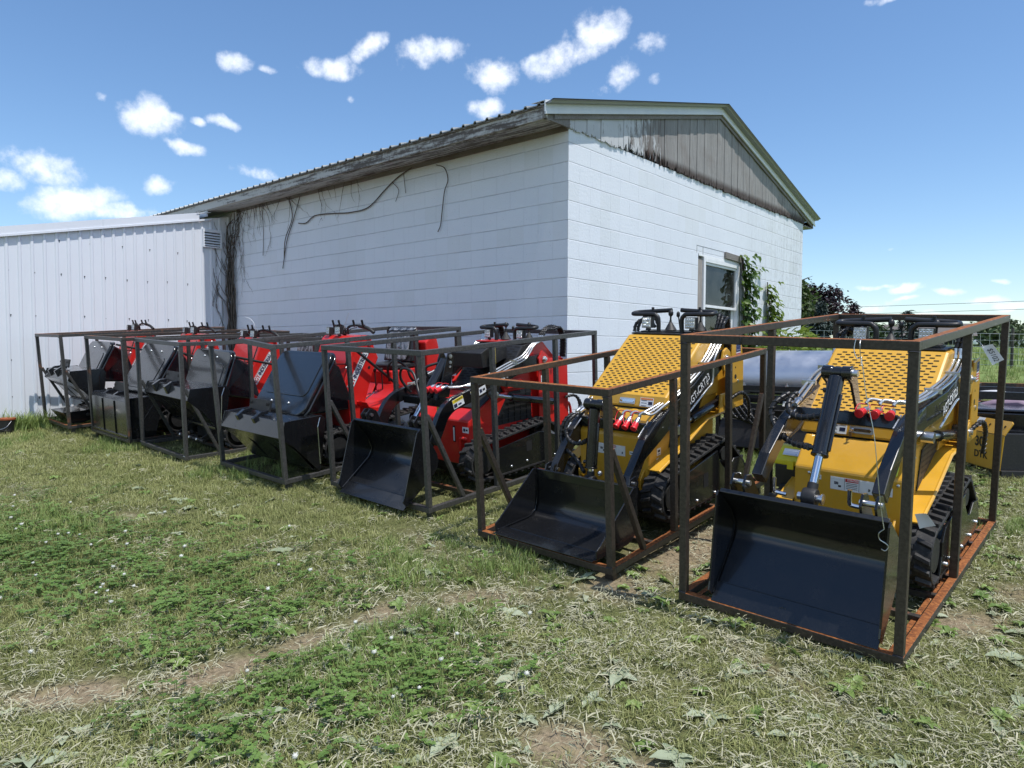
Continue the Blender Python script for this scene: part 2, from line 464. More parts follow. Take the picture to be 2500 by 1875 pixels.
Mc = Matrix((rt, -dn, -fw)).transposed().to_4x4(); Mc.translation = EYE; co.matrix_world = Mc

def world_nodes():
    t = W.node_tree; n = t.nodes; l = t.links; n.clear()
    out = n.new('ShaderNodeOutputWorld'); bg = n.new('ShaderNodeBackground'); bg.inputs[1].default_value = SKY_STR
    sky = n.new('ShaderNodeTexSky'); sky.sky_type = 'NISHITA'; sky.sun_disc = False
    sky.sun_elevation = SUN_EL; sky.sun_rotation = SUN_AZ; sky.altitude = 200; sky.air_density = 1.0; sky.dust_density = .4; sky.ozone_density = 3.2
    hs = n.new('ShaderNodeHueSaturation'); hs.inputs['Saturation'].default_value = 1.10; hs.inputs['Value'].default_value = 1.12; l.new(sky.outputs[0], hs.inputs['Color']); l.new(hs.outputs[0], bg.inputs[0])
    tc = n.new('ShaderNodeTexCoord'); D = tc.outputs['Generated']
    def vm(op, a, b):
        m = n.new('ShaderNodeVectorMath'); m.operation = op
        for i, x in enumerate((a, b)):
            if isinstance(x, (tuple, Vector)): m.inputs[i].default_value = tuple(x)
            else: l.new(x, m.inputs[i])
        return m.outputs['Value'] if op == 'DOT_PRODUCT' else m.outputs[0]
    def ma(op, a, b, c=None):
        m = n.new('ShaderNodeMath'); m.operation = op
        for i, x in enumerate((a, b, c)):
            if x is None: continue
            if isinstance(x, (int, float)): m.inputs[i].default_value = x
            else: l.new(x, m.inputs[i])
        return m.outputs[0]
    def nz(vec, s, det, r=.55):
        q = n.new('ShaderNodeTexNoise'); l.new(vec, q.inputs['Vector']); q.inputs['Scale'].default_value = s; q.inputs['Detail'].default_value = det; q.inputs['Roughness'].default_value = r
        return q
    w1 = nz(D, 11, 4); off = vm('SUBTRACT', w1.outputs['Color'], (.5, .5, .5)); sc = n.new('ShaderNodeVectorMath'); sc.operation = 'SCALE'; l.new(off, sc.inputs[0]); sc.inputs['Scale'].default_value = .045
    Dw = vm('ADD', D, sc.outputs[0]); acc = None
    # cloud: bearing (deg right of the view heading), elevation (deg), half width, half height (deg), tilt (deg), weight
    for az, el, w, h, ti, wt in CLOUDS:
        a = -YAW - 0 + rad(az)           # bearing clockwise from +Y
        c = Vector((math.sin(a) * math.cos(rad(el)), math.cos(a) * math.cos(rad(el)), math.sin(rad(el))))
        e1 = Vector((math.cos(a), -math.sin(a), 0)); e2 = e1.cross(c); e2 = -e2 if e2.z < 0 else e2
        t1 = e1 * math.cos(rad(ti)) + e2 * math.sin(rad(ti)); t2 = -e1 * math.sin(rad(ti)) + e2 * math.cos(rad(ti))
        A = vm('DOT_PRODUCT', Dw, t1 / math.tan(rad(w))); B = vm('DOT_PRODUCT', Dw, t2 / math.tan(rad(h)))
        r2 = ma('MULTIPLY_ADD', A, A, ma('MULTIPLY', B, B))
        v = ma('MINIMUM', ma('SUBTRACT', wt, r2), ma('MULTIPLY', vm('DOT_PRODUCT', D, c), 10))
        acc = v if acc is None else ma('MAXIMUM', acc, v)
    f1 = nz(D, 26, 8, .62).outputs[0]; f2 = nz(D, 60, 5, .6).outputs[0]
    den = ma('ADD', acc, ma('MULTIPLY', ma('SUBTRACT', f1, .5), 4.4))
    mr = n.new('ShaderNodeMapRange'); mr.interpolation_type = 'SMOOTHSTEP'; l.new(den, mr.inputs[0]); mr.inputs[1].default_value = -.3; mr.inputs[2].default_value = 1.7
    cb = n.new('ShaderNodeBackground'); cr = n.new('ShaderNodeValToRGB'); l.new(ma('ADD', ma('MULTIPLY', f2, .5), ma('MULTIPLY', f1, .5)), cr.inputs[0])
    cr.color_ramp.elements[0].position = .36; cr.color_ramp.elements[0].color = (.97, .97, .98, 1); cr.color_ramp.elements[1].position = .62; cr.color_ramp.elements[1].color = (.72, .77, .86, 1)
    l.new(cr.outputs[0], cb.inputs[0]); cb.inputs[1].default_value = CLOUD_STR
    mx = n.new('ShaderNodeMixShader'); l.new(ma('MULTIPLY', mr.outputs[0], .96), mx.inputs[0]); l.new(bg.outputs[0], mx.inputs[1]); l.new(cb.outputs[0], mx.inputs[2])
    l.new(mx.outputs[0], out.inputs[0])
SKY_STR = .10; CLOUD_STR = 1.0
CLOUDS = [
    (-26.71, 16.23, 1.93, 1.54, 0, 1.00),
    (-24.75, 14.60, 1.47, 0.59, -8, 1.00),
    (-25.12, 16.85, 0.78, 0.47, 0, 0.70),
    (-23.44, 16.69, 0.53, 0.43, 0, 0.70),
    (-21.97, 16.70, 1.14, 0.49, -25, 0.80),
    (-33.49, 12.13, 2.68, 1.01, -12, 1.00),
    (-35.40, 11.10, 1.05, 0.89, 0, 1.00),
    (-31.32, 10.03, 2.77, 1.31, 8, 1.10),
    (-28.75, 9.55, 1.97, 0.79, -5, 1.00),
    (-26.66, 11.76, 1.12, 0.80, 15, 0.85),
    (-29.53, 17.03, 0.54, 0.49, -40, 0.35),
    (-20.93, 20.44, 1.45, 0.63, 0, 0.70),
    (-18.48, 20.26, 0.81, 0.30, -5, 0.60),
    (-13.82, 20.94, 2.01, 0.78, 8, 0.95),
    (-11.49, 22.39, 1.44, 0.72, 42, 0.95),
    (-6.42, 22.36, 2.84, 1.08, 12, 0.95),
    (-12.76, 18.96, 0.63, 0.46, 0, 0.55),
    (-19.30, 13.07, 2.44, 0.49, -3, 0.75),
    (-1.56, 21.23, 2.03, 1.16, -15, 0.95),
    (3.64, 22.13, 3.29, 1.20, 18, 1.00),
    (6.82, 23.65, 2.23, 1.34, 25, 1.00),
    (10.82, 22.85, 1.72, 0.94, 10, 0.85),
    (8.60, 20.95, 1.72, 1.29, 40, 0.90),
    (6.86, 19.90, 0.87, 0.82, 0, 0.60),
    (-2.47, 18.79, 1.55, 0.77, 5, 0.85),
    (11.05, 20.32, 0.71, 0.46, 0, 0.60),
    (27.26, 23.43, 1.46, 0.33, 0, 0.80),
    (26.88, 4.96, 1.38, 0.28, 3, 0.80),
    (29.00, 4.56, 1.34, 0.40, -3, 0.85),
    (31.33, 4.26, 0.98, 0.26, 0, 0.75),
    (26.47, 3.42, 2.28, 0.42, 4, 0.85),
    (28.74, 3.73, 1.13, 0.24, 0, 0.70),
    (33.30, 3.63, 1.88, 0.30, 0, 0.75),
    (35.04, 3.35, 1.46, 0.29, 5, 0.80),
    (34.40, 4.94, 0.69, 0.22, 0, 0.70),
    (27.73, 7.39, 0.43, 0.19, 0, 0.60),
    (22.21, 5.27, 0.73, 0.29, 0, 0.40),
    (31.20, 2.53, 4.43, 0.23, 0, 0.50),
    (25.59, 2.20, 4.24, 0.28, 0, 0.50),
    # large clouds added in the unseen sky to brighten the shaded block wall
    (95, 30, 16, 8, 10, 1), (140, 38, 20, 9, -8, 1), (175, 22, 18, 7, 5, 1), (-150, 34, 20, 9, 12, 1), (-110, 24, 16, 8, -6, 1), (-75, 40, 13, 6, 8, .9), (160, 58, 18, 9, 0, .9), (-130, 60, 16, 8, 20, .9), (-165, 12, 22, 5, 0, 1), (115, 14, 20, 5, 0, 1), (-95, 10, 18, 4, 0, 1)
]
world_nodes()
sl = bpy.data.lights.new('sun', 'SUN'); sl.energy = 2.9; sl.angle = rad(.53); sl.color = (1, .96, .91)
so = link(bpy.data.objects.new('sun', sl))
sd = Vector((math.sin(SUN_AZ) * math.cos(SUN_EL), math.cos(SUN_AZ) * math.cos(SUN_EL), math.sin(SUN_EL)))
so.rotation_euler = sd.to_track_quat('Z', 'Y').to_euler(); so.location = (8, -4, 20)

# ------------------------------------------------------------------ terrain
def smooth(a, b, x):
    t = min(1, max(0, (x - a) / (b - a))); return t * t * (3 - 2 * t)
def gplane(u, v):
    # slope of the lot, easing off with distance
    uu = 9 * math.tanh(u / 9)
    if v < -7: g = -.583 - .5 * (1 - math.exp((v + 7) * .15)) * .5
    elif v < 8: g = .0833 * v
    elif v < 16:
        q = (v - 8) / 8; g = .6664 + 8 * (.0833 * q + (.0085 - .0833) * q * q / 2)
    else: g = .6664 + 8 * (.0833 + .0085) / 2 + .0085 * (v - 16)
    return .4787 - .040 - .0371 * uu + g
BARE = [  # (u, v, radius u, radius v, angle deg, strength) worn and bare spots
    (.70, -5.50, .42, .16, 45, .9), (1.15, -5.05, .40, .15, 48, 1), (1.42, -4.60, .34, .16, 72, 1), (1.50, -4.15, .34, .14, 88, .85), (1.55, -3.75, .30, .16, 80, .8),
    (1.75, -3.35, .34, .18, 55, .75), (2.10, -2.98, .35, .2, 40, .6), (3.00, -4.02, .24, .17, 20, 1.1), (3.25, -3.95, .2, .12, 30, .8), (2.55, -4.12, .22, .12, 30, .55),
    (3.98, -2.0, .34, .2, 50, .9), (4.1, -1.5, .3, .22, 60, .75), (2.4, -1.9, .35, .9, 0, .95), (2.35, -2.7, .3, .3, 0, .9), (.95, -2.9, .5, .22, -15, .65), (1.9, -3.2, .35, .14, 20, .7), (3.4, -3.05, .5, .1, -20, .7),
    (-1.4, -3.9, .3, .16, 30, .6), (-2.9, -4.25, .4, .2, 20, .5), (-.4, -4.0, .3, .12, 30, .45), (.5, -3.5, .4, .16, 30, .4), (3.6, -.9, .3, .5, 0, .5), (2.9, -3.5, .28, .13, 20, .5), (2.1, -3.75, .3, .12, 30, .45)]
def bare(u, v):
    b = 0
    for (a, c, ru, rv, an, s) in BARE:
        dx, dy = u - a, v - c
        if abs(dx) > 1.6 or abs(dy) > 1.6: continue
        ca, sa = math.cos(rad(an)), math.sin(rad(an)); x = (dx * ca + dy * sa) / ru; y = (-dx * sa + dy * ca) / rv
        b = max(b, s * math.exp(-(x * x + y * y) * .9))
    n = mnoise.noise((u * 2.6, v * 2.6, 0)) * .5 + mnoise.noise((u * 8, v * 8, 3)) * .3
    return max(0, min(1, b + n * (.35 if b > .12 else .16)))
def ground_z(u, v):
    z = gplane(u, v)
    near = 1 - smooth(7, 14, math.hypot(u - 1, v + 3))
    if near > 0:
        z += near * (.016 * mnoise.noise((u * 1.3, v * 1.3, 1)) + .008 * mnoise.noise((u * 5, v * 5, 2)) - .014 * bare(u, v))
    return z
def axis_pts(a, b, step, lo, hi):
    p = [a + i * step for i in range(int((b - a) / step) + 1)]
    s = step
    while p[0] > lo: s *= 1.33; p.insert(0, p[0] - s)
    s = step
    while p[-1] < hi: s *= 1.33; p.append(p[-1] + s)
    return p
def make_ground():
    U = axis_pts(-7.5, 6.5, .075, -1500, 1500); V = axis_pts(-6.5, 3.5, .075, -900, 2500)
    nu, nv = len(U), len(V); vs = [(u, v, ground_z(u, v)) for v in V for u in U]
    fs = [(j * nu + i, j * nu + i + 1, (j + 1) * nu + i + 1, (j + 1) * nu + i) for j in range(nv - 1) for i in range(nu - 1)]
    me = bpy.data.meshes.new('ground'); me.from_pydata(vs, [], fs); me.shade_smooth()
    at = me.attributes.new('bare', 'FLOAT', 'POINT')
    at.data.foreach_set('value', [bare(u, v) if (-8 < u < 7 and -7 < v < 4) else 0 for v in V for u in U])
    t = NT('ground_soil'); g = t.node('ShaderNodeNewGeometry').outputs['Position']
    a = t.node('ShaderNodeAttribute', attribute_name='bare').outputs['Fac']
    n = t.noise(g, 3, 5); n2 = t.noise(g, 42, 4, .65); n3 = t.noise(g, 11, 4); far = t.noise(g, .09, 4, .6); x, y, z = t.sep(g)
    soil = t.ramp(n2, [(.25, lin(100, 88, 70)), (.55, lin(146, 132, 108)), (.8, lin(168, 148, 122))])
    soil = t.mix(t.math('MULTIPLY', t.step(n3, .52, .7), .5), soil, lin(150, 140, 98))
    turf = t.ramp(n2, [(.3, (.05, .06, .022)), (.55, (.13, .14, .055)), (.8, (.24, .235, .11))])
    turf = t.mix(t.math('MULTIPLY', t.step(n, .45, .75), .5), turf, (.19, .17, .085))
    c = t.mix(t.step(a, .40, .85), turf, soil)
    hay = t.ramp(far, [(.35, lin(128, 140, 84)), (.5, lin(186, 170, 118)), (.7, lin(206, 186, 134))])
    hay = t.mix(t.step(y, 8, 26), lin(120, 138, 82), hay)
    c = t.mix(t.step(t.math('DIVIDE', y, 40), .11, .16), c, hay)
    t.base(c); t.set(Roughness=.95, Specular_IOR_Level=.1)
    t.normal(t.bump(t.math('ADD', n2, t.math('MULTIPLY', t.noise(g, 120, 3), .5)), .9, .02))
    me.materials.append(t.m)
    o = link(bpy.data.objects.new('ground', me)); tag(o, 'grassy lot sloping gently up to the white buildings with worn dirt patches', 'ground', kind='structure')
make_ground()

# ------------------------------------------------------------------ block building
BT = 3.816; RI = 4.945; SL = .25; VM = 3.6; VE = 7.2256; UL = -16.0
bb_ = thing('block_building', 'white painted concrete block building with weathered wooden gable and ribbed metal roof', 'building')
m = MB(); m.bb(-.2, 0, 0, 3.04, -.3, BT); m.bb(-.2, 0, 4.52, VE, -.3, BT); m.bb(-.2, 0, 3.04, 4.52, -.3, 1.30); m.bb(-.2, 0, 3.04, 4.52, 2.83, BT)
m.bb(UL, -.2, 0, .2, -.3, BT); m.bb(UL, -.2, VE - .2, VE, -.3, BT); m.bb(UL, UL + .2, .2, VE - .2, -.3, BT); m.bb(UL + .2, -.2, .2, VE - .2, .45, .5)
build('block_wall', m, MAT['block_paint'], bb_, 0, 0)
def roof_z(v): return RI - SL * abs(v - VM)
m = MB()
for s in (1, -1):   # ribbed sheets, thin, one per slope
    u = UL - .2; k = 0; prof = []
    while u < .05:
        prof += [(u, 0), (u + .128, 0), (u + .140, .022), (u + .166, .022)]; u += .178
    prof.append((.05, 0)); n = len(prof)
    va, vb = (-.47, VM) if s == 1 else (VM, 7.68)
    vs = []
    for dz in (.012, .0):
        for v in (va, vb): vs += [(p[0], v, roof_z(v) + p[1] + dz) for p in prof]
    fs = []
    for i in range(n - 1):
        fs += [(i, i + 1, n + i + 1, n + i), (2 * n + i, 3 * n + i, 3 * n + i + 1, 2 * n + i + 1), (i, 2 * n + i, 2 * n + i + 1, i + 1), (n + i, n + i + 1, 3 * n + i + 1, 3 * n + i)]
    m.add(vs, fs)
paint('roof_metal', (.30, .31, .30), .45, 0, .2)
build('metal_roof', m, MAT['roof_metal'], bb_, 0, 0)
# eave on the long side: fascia, roof deck edge, soffit, sill plate
m = MB(); m.bb(UL, .04, -.435, -.405, 3.800, roof_z(-.42) - .022); build('fascia_board', m, MAT['soffit_paint'], bb_, .003, 0)
m = MB(); m.bb(UL, .045, -.452, -.40, roof_z(-.43) - .021, roof_z(-.43) - .004); build('roof_deck_edge', m, MAT['eave_wood'], bb_, 0, 0)
m = MB(); m.prism([(-.404, 3.792), (-.404, 3.812), (-.001, 3.862), (-.001, 3.842)], UL, .03, 'x'); build('soffit', m, MAT['soffit_paint'], bb_, 0, 0)
m = MB(); m.bb(-4.3, .0, -.022, -.002, 3.786, 3.842); m.bb(-6.9, -4.304, -.020, -.002, 3.792, 3.842); build('sill_board', m, MAT['eave_wood'], bb_, .002, 0)
m = MB(); m.prism([(-.455, 3.80), (-.455, 3.925), (-.02, 4.035), (-.02, 3.80)], .005, .032, 'x'); build('eave_return_board', m, MAT['eave_wood'], bb_, .002, 0)
# far eave corner piece
m = MB(); m.bb(UL, .04, 7.63, 7.66, 3.78, roof_z(7.65) - .02); m.bb(UL, .03, VE + .001, 7.63, 3.77, 3.79); build('fascia_board', m, MAT['soffit_paint'], bb_, .003, 0)
# gable boarding, each board with its own ragged foot
m = MB(); r2 = random.Random(3); v = -.02
while v < VE - .02:
    wd = r2.uniform(.085, .15); v1 = min(v + wd - .004, VE)
    rag = .02 if v < 1.0 else (.11 if v < 2.3 else .028)
    nst = 4; dv = (v1 - v) / nst; pr = r2.uniform(.016, .026)
    b0 = BT - .012 + r2.uniform(-.01, .008)
    for i in range(nst):
        a, b = v + i * dv, v + (i + 1) * dv
        z0, z1 = b0 + abs(r2.gauss(0, rag)) * (1 if r2.random() < .6 else .2), b0 + abs(r2.gauss(0, rag)) * (1 if r2.random() < .6 else .2)
        t0, t1 = roof_z(a) - .05, roof_z(b) - .05
        if t0 < z0 + .02 or t1 < z1 + .02: continue
        m.add([(-.0, a, z0), (-.0, b, z1), (-.0, b, t1), (-.0, a, t0), (pr, a, z0), (pr, b, z1), (pr, b, t1), (pr, a, t0)],
              [(3, 2, 1, 0), (4, 5, 6, 7), (0, 1, 5, 4), (1, 2, 6, 5), (2, 3, 7, 6), (3, 0, 4, 7)])
    v += wd
build('gable_boarding', m, MAT['gable_wood'], bb_, 0, 0)
m = MB(); m.bb(-.12, -.003, -.02, VE, BT, BT + .14); 
m.add([(-.1, 0, BT + .13), (-.1, VE, BT + .13), (-.1, VM, RI - .06), (-.02, 0, BT + .13), (-.02, VE, BT + .13), (-.02, VM, RI - .06)], [(0, 1, 2), (5, 4, 3), (0, 3, 4, 1), (1, 4, 5, 2), (2, 5, 3, 0)])
build('gable_backing', m, MAT['dark_void'], bb_, 0, 0)
# folded metal rake trim: face band, lower hem, top flange
m = MB()
for va, vb in ((-.475, 1.62), (1.622, VM), (VM, 7.69)):
    za, zb = roof_z(va) + .036, roof_z(vb) + .036
    for (x0, x1, a, b) in ((.046, .060, 0, -.105), (.052, .072, -.105, -.135), (-.12, .060, .005, -.0005)):
        m.add([(x0, va, za + b), (x1, va, za + b), (x1, va, za + a), (x0, va, za + a), (x0, vb, zb + b), (x1, vb, zb + b), (x1, vb, zb + a), (x0, vb, zb + a)],
              [(3, 2, 1, 0), (4, 5, 6, 7), (0, 1, 5, 4), (1, 2, 6, 5), (2, 3, 7, 6), (3, 0, 4, 7)])
build('rake_trim', m, MAT['trim_metal'], bb_, 0, 0)
m = MB()
for va, vb in ((-.3, VM), (VM, 7.6)):
    za, zb = roof_z(va) - .10, roof_z(vb) - .10
    m.add([(.027, va, za - .05), (.044, va, za - .05), (.044, va, za + .1), (.027, va, za + .1), (.027, vb, zb - .05), (.044, vb, zb - .05), (.044, vb, zb + .1), (.027, vb, zb + .1)],
          [(3, 2, 1, 0), (4, 5, 6, 7), (0, 1, 5, 4), (1, 2, 6, 5), (2, 3, 7, 6), (3, 0, 4, 7)])
build('rake_board', m, MAT['eave_wood'], bb_, 0, 0)
# window
wn = MB(); wn.bb(-.075, .012, 3.205, 3.262, 1.36, 2.80); wn.bb(-.075, .012, 4.362, 4.42, 1.36, 2.80); wn.bb(-.075, .012, 3.262, 4.362, 2.735, 2.80); wn.bb(-.075, .012, 3.262, 4.362, 1.36, 1.42)
win = build('window', wn, MAT['white_paint'], bb_, .004, 0)
m = MB(); m.bb(-.05, -.005, 3.264, 3.300, 2.14, 2.733); m.bb(-.05, -.005, 4.322, 4.360, 2.14, 2.733); m.bb(-.05, -.005, 3.300, 4.322, 2.70, 2.733); m.bb(-.05, .0, 3.264, 4.360, 2.10, 2.138)
m.bb(-.072, -.052, 3.264, 3.300, 1.42, 2.10); m.bb(-.072, -.052, 4.28, 4.360, 1.42, 2.10); m.bb(-.072, -.052, 3.3, 4.28, 1.42, 1.47)
build('sash', m, MAT['white_paint'], win, .003, 0)
m = MB(); m.bb(-.032, -.028, 3.300, 4.322, 2.138, 2.70); m.bb(-.064, -.060, 3.300, 4.28, 1.47, 2.10); build('pane', m, MAT['window_glass'], win, 0, 0)
m = MB(); m.bb(-.6, -.58, 2.9, 4.7, 1.2, 3); build('backing', m, MAT['dark_void'], win, 0, 0)
m = MB(); m.bb(-.11, -.015, 3.045, 3.203, 1.3, 2.77); m.bb(-.11, -.015, 4.422, 4.518, 1.3, 2.828); build_each('window_trim', m, MAT['trim_wood'], bb_, .003, 0)
m = MB(); m.bb(-.09, .004, 3.06, 4.42, 2.802, 2.829); build('window_head', m, MAT['white_paint'], bb_, .003, 0)
m = MB(); m.box((.02, 4.2, 2.885), (.03, .65, .095), Euler((rad(-1.5), 0, 0)).to_matrix()); build('loose_board', m, MAT['eave_wood'], bb_, .004, 0, label='loose rotten brown board over the window')
# old lintel outline cracks
m = MB(); m.bb(.0005, .002, 2.993, 2.999, 2.84, 2.945); m.bb(.0005, .002, 2.999, 3.9, 2.936, 2.940); m.bb(.0005, .002, 3.18, 3.186, 2.83, 2.936); build('lintel_crack', m, MAT['dark_void'], bb_, 0, 0)

# ------------------------------------------------------------------ metal lean-to
LU = -7.17
ms = thing('metal_shed', 'low white ribbed metal shed joined to the block building at its left', 'shed')
def shed_top(v): return 3.745 + .2175 * (v + .50)
m = MB(); prof = [];  v = -9.0
while v < -.03:
    prof += [(LU, v), (LU, v + .100), (LU + .006, v + .104), (LU + .014, v + .112), (LU + .014, v + .138), (LU + .006, v + .146)]; v += .1524
prof = [p for p in prof if p[1] < -.012] + [(LU, -.012)]
n = len(prof); vs = [(p[0], p[1], -.1) for p in prof] + [(p[0], p[1], min(shed_top(p[1]) - .1, 3.79)) for p in prof]
m.add(vs, [(i, i + 1, n + i + 1, n + i) for i in range(n - 1)])
m.bb(LU - 9, LU - .02, -9.0, -8.95, -.6, 1.85)
sd_ = m
m = MB()
def sheared(mb, x0, x1, va, vb, lo, hi):
    za, zb = shed_top(va), shed_top(vb)
    mb.add([(x0, va, za + lo), (x1, va, za + lo), (x1, va, za + hi), (x0, va, za + hi), (x0, vb, zb + lo), (x1, vb, zb + lo), (x1, vb, zb + hi), (x0, vb, zb + hi)],
           [(3, 2, 1, 0), (4, 5, 6, 7), (0, 1, 5, 4), (1, 2, 6, 5), (2, 3, 7, 6), (3, 0, 4, 7)])
for va, vb in ((-9.05, -2.02), (-2.018, -.555)):
    sheared(m, LU + .030, LU + .042, va, vb, -.105, -.0)
sheared(m, LU + .018, LU + .050, -9.05, -.36, -.135, -.105)
sheared(m, LU - .10, LU + .042, -9.05, -.555, 0, .004)
sheared(m, LU + .0, LU + .05, -.60, -.36, -.012, -.0)
build('rake_trim', m, MAT['white_siding'], ms, 0, 0)
m = MB(); sheared(m, LU - 9, LU - .105, -9.0, -.47, -.02, 0); build('shed_roof', m, MAT['roof_metal'], ms, 0, 0)
m = MB(); m.prism([(-.41, 3.70), (-.41, 3.92), (-.40, 3.92), (-.40, 3.70)], LU - 2.6, LU + .02, 'x'); build('infill_panel', m, MAT['white_siding'], ms, 0, 0)
m = sd_; m.cur = 1; r2 = random.Random(5)
for zr in (.80, 1.32, 1.95, 2.55, 3.04):
    vv = -6.0 + .05
    while vv < -.6:
        if zr < shed_top(vv) - .2:
            y = vv + r2.uniform(-.02, .02); z = zr + r2.uniform(-.012, .012)
            m.cyl((LU - .002, y, z), (LU + .006, y, z), .0085, 8); m.bb(LU + .0004, LU + .0012, y - .003, y + .003, z - .028, z)
        vv += .305 if zr != 3.04 else .42
build('siding_panel', m, [MAT['white_siding'], MAT['ink_black']], ms, 0, 0)
lv = MB(); y0, y1, z0, z1 = -.497, -.172, 3.185, 3.49
lv.bb(LU + .014, LU + .05, y0, y0 + .022, z0, z1); lv.bb(LU + .014, LU + .05, y1 - .022, y1, z0, z1); lv.bb(LU + .014, LU + .05, y0 + .022, y1 - .022, z0, z0 + .02); lv.bb(LU + .014, LU + .05, y0 + .022, y1 - .022, z1 - .05, z1)
vent = build('wall_vent', lv, MAT['white_siding'], ms, .002, 0)
m = MB()
for k in range(5):
    z = z0 + .03 + k * .044; m.add([(LU + .016, y0 + .023, z + .03), (LU + .016, y1 - .023, z + .03), (LU + .045, y1 - .023, z), (LU + .045, y0 + .023, z), (LU + .018, y0 + .023, z + .034), (LU + .018, y1 - .023, z + .034), (LU + .048, y1 - .023, z + .003), (LU + .048, y0 + .023, z + .003)],
        [(3, 2, 1, 0), (4, 5, 6, 7), (0, 1, 5, 4), (1, 2, 6, 5), (2, 3, 7, 6), (3, 0, 4, 7)])
build('slat', m, MAT['white_siding'], vent, 0, 0)
m = MB(); m.bb(LU + .0145, LU + .0155, y0 + .02, y1 - .02, z0 + .02, z1 - .05); build('opening', m, MAT['dark_void'], vent, 0, 0)
# ------------------------------------------------------------------ shipping crates (poses solved from the photograph)
def pose(rows, p):
    M = Matrix([list(r) + [q] for r, q in zip(rows, p)] + [[0, 0, 0, 1]]); return M
CR = {
 'G': (1.083, 2.316, 1.415, pose([[0.9988, 0.0308, 0.0372], [-0.0274, 0.9957, -0.0888], [-0.0398, 0.0877, 0.9954]], (3.274, -2.713, .115))),
 'F': (1.086, 2.162, 1.087, pose([[0.999, 0.0252, 0.0366], [-0.0209, 0.9934, -0.1126], [-0.0392, 0.1117, 0.993]], (1.772, -2.683, .19))),
 'E': (1.305, 2.139, 1.213, pose([[0.9988, 0.0385, 0.0305], [-0.0354, 0.9949, -0.0947], [-0.034, 0.0935, 0.995]], (-.011, -2.552, .275))),
 'D': (1.261, 2.145, 1.210, pose([[0.9984, 0.0523, 0.0201], [-0.05, 0.9935, -0.1027], [-0.0253, 0.1015, 0.9945]], (-1.566, -2.771, .317))),
 'C': (1.237, 2.10, 1.209, pose([[0.998, 0.0468, 0.0429], [-0.0445, 0.9976, -0.0538], [-0.0453, 0.0518, 0.9976]], (-3.34, -2.819, .359))),
 'B': (1.248, 2.10, 1.209, pose([[0.9991, 0.0259, 0.0347], [-0.0236, 0.9977, -0.0633], [-0.0363, 0.0625, 0.9974]], (-4.702, -2.854, .415))),
 'A': (1.251, 2.10, 1.206, pose([[0.9977, 0.0661, 0.016], [-0.0648, 0.9952, -0.0736], [-0.0208, 0.0724, 0.9972]], (-6.234, -2.968, .468))),
}
LB = {
 'G': ('tall rusty steel shipping crate round the nearest yellow loader', 'steel_rusty'),
 'F': ('low rusty steel shipping crate round the yellow loader with bucket flat on the floor', 'steel_rusty'),
 'E': ('gray steel shipping crate round the red skid loader', 'steel_gray'),
 'D': ('gray steel shipping crate with a bent front top rail beside the red loader crate', 'steel_gray'),
 'C': ('gray steel shipping crate with riveted front posts round the third dumper from the shed', 'steel_gray'),
 'B': ('steel shipping crate with brown rusty front posts round the dumper with the flat upright bucket', 'steel_mid'),
 'A': ('brown rusty steel shipping crate nearest the white metal shed', 'steel_brown'),
}
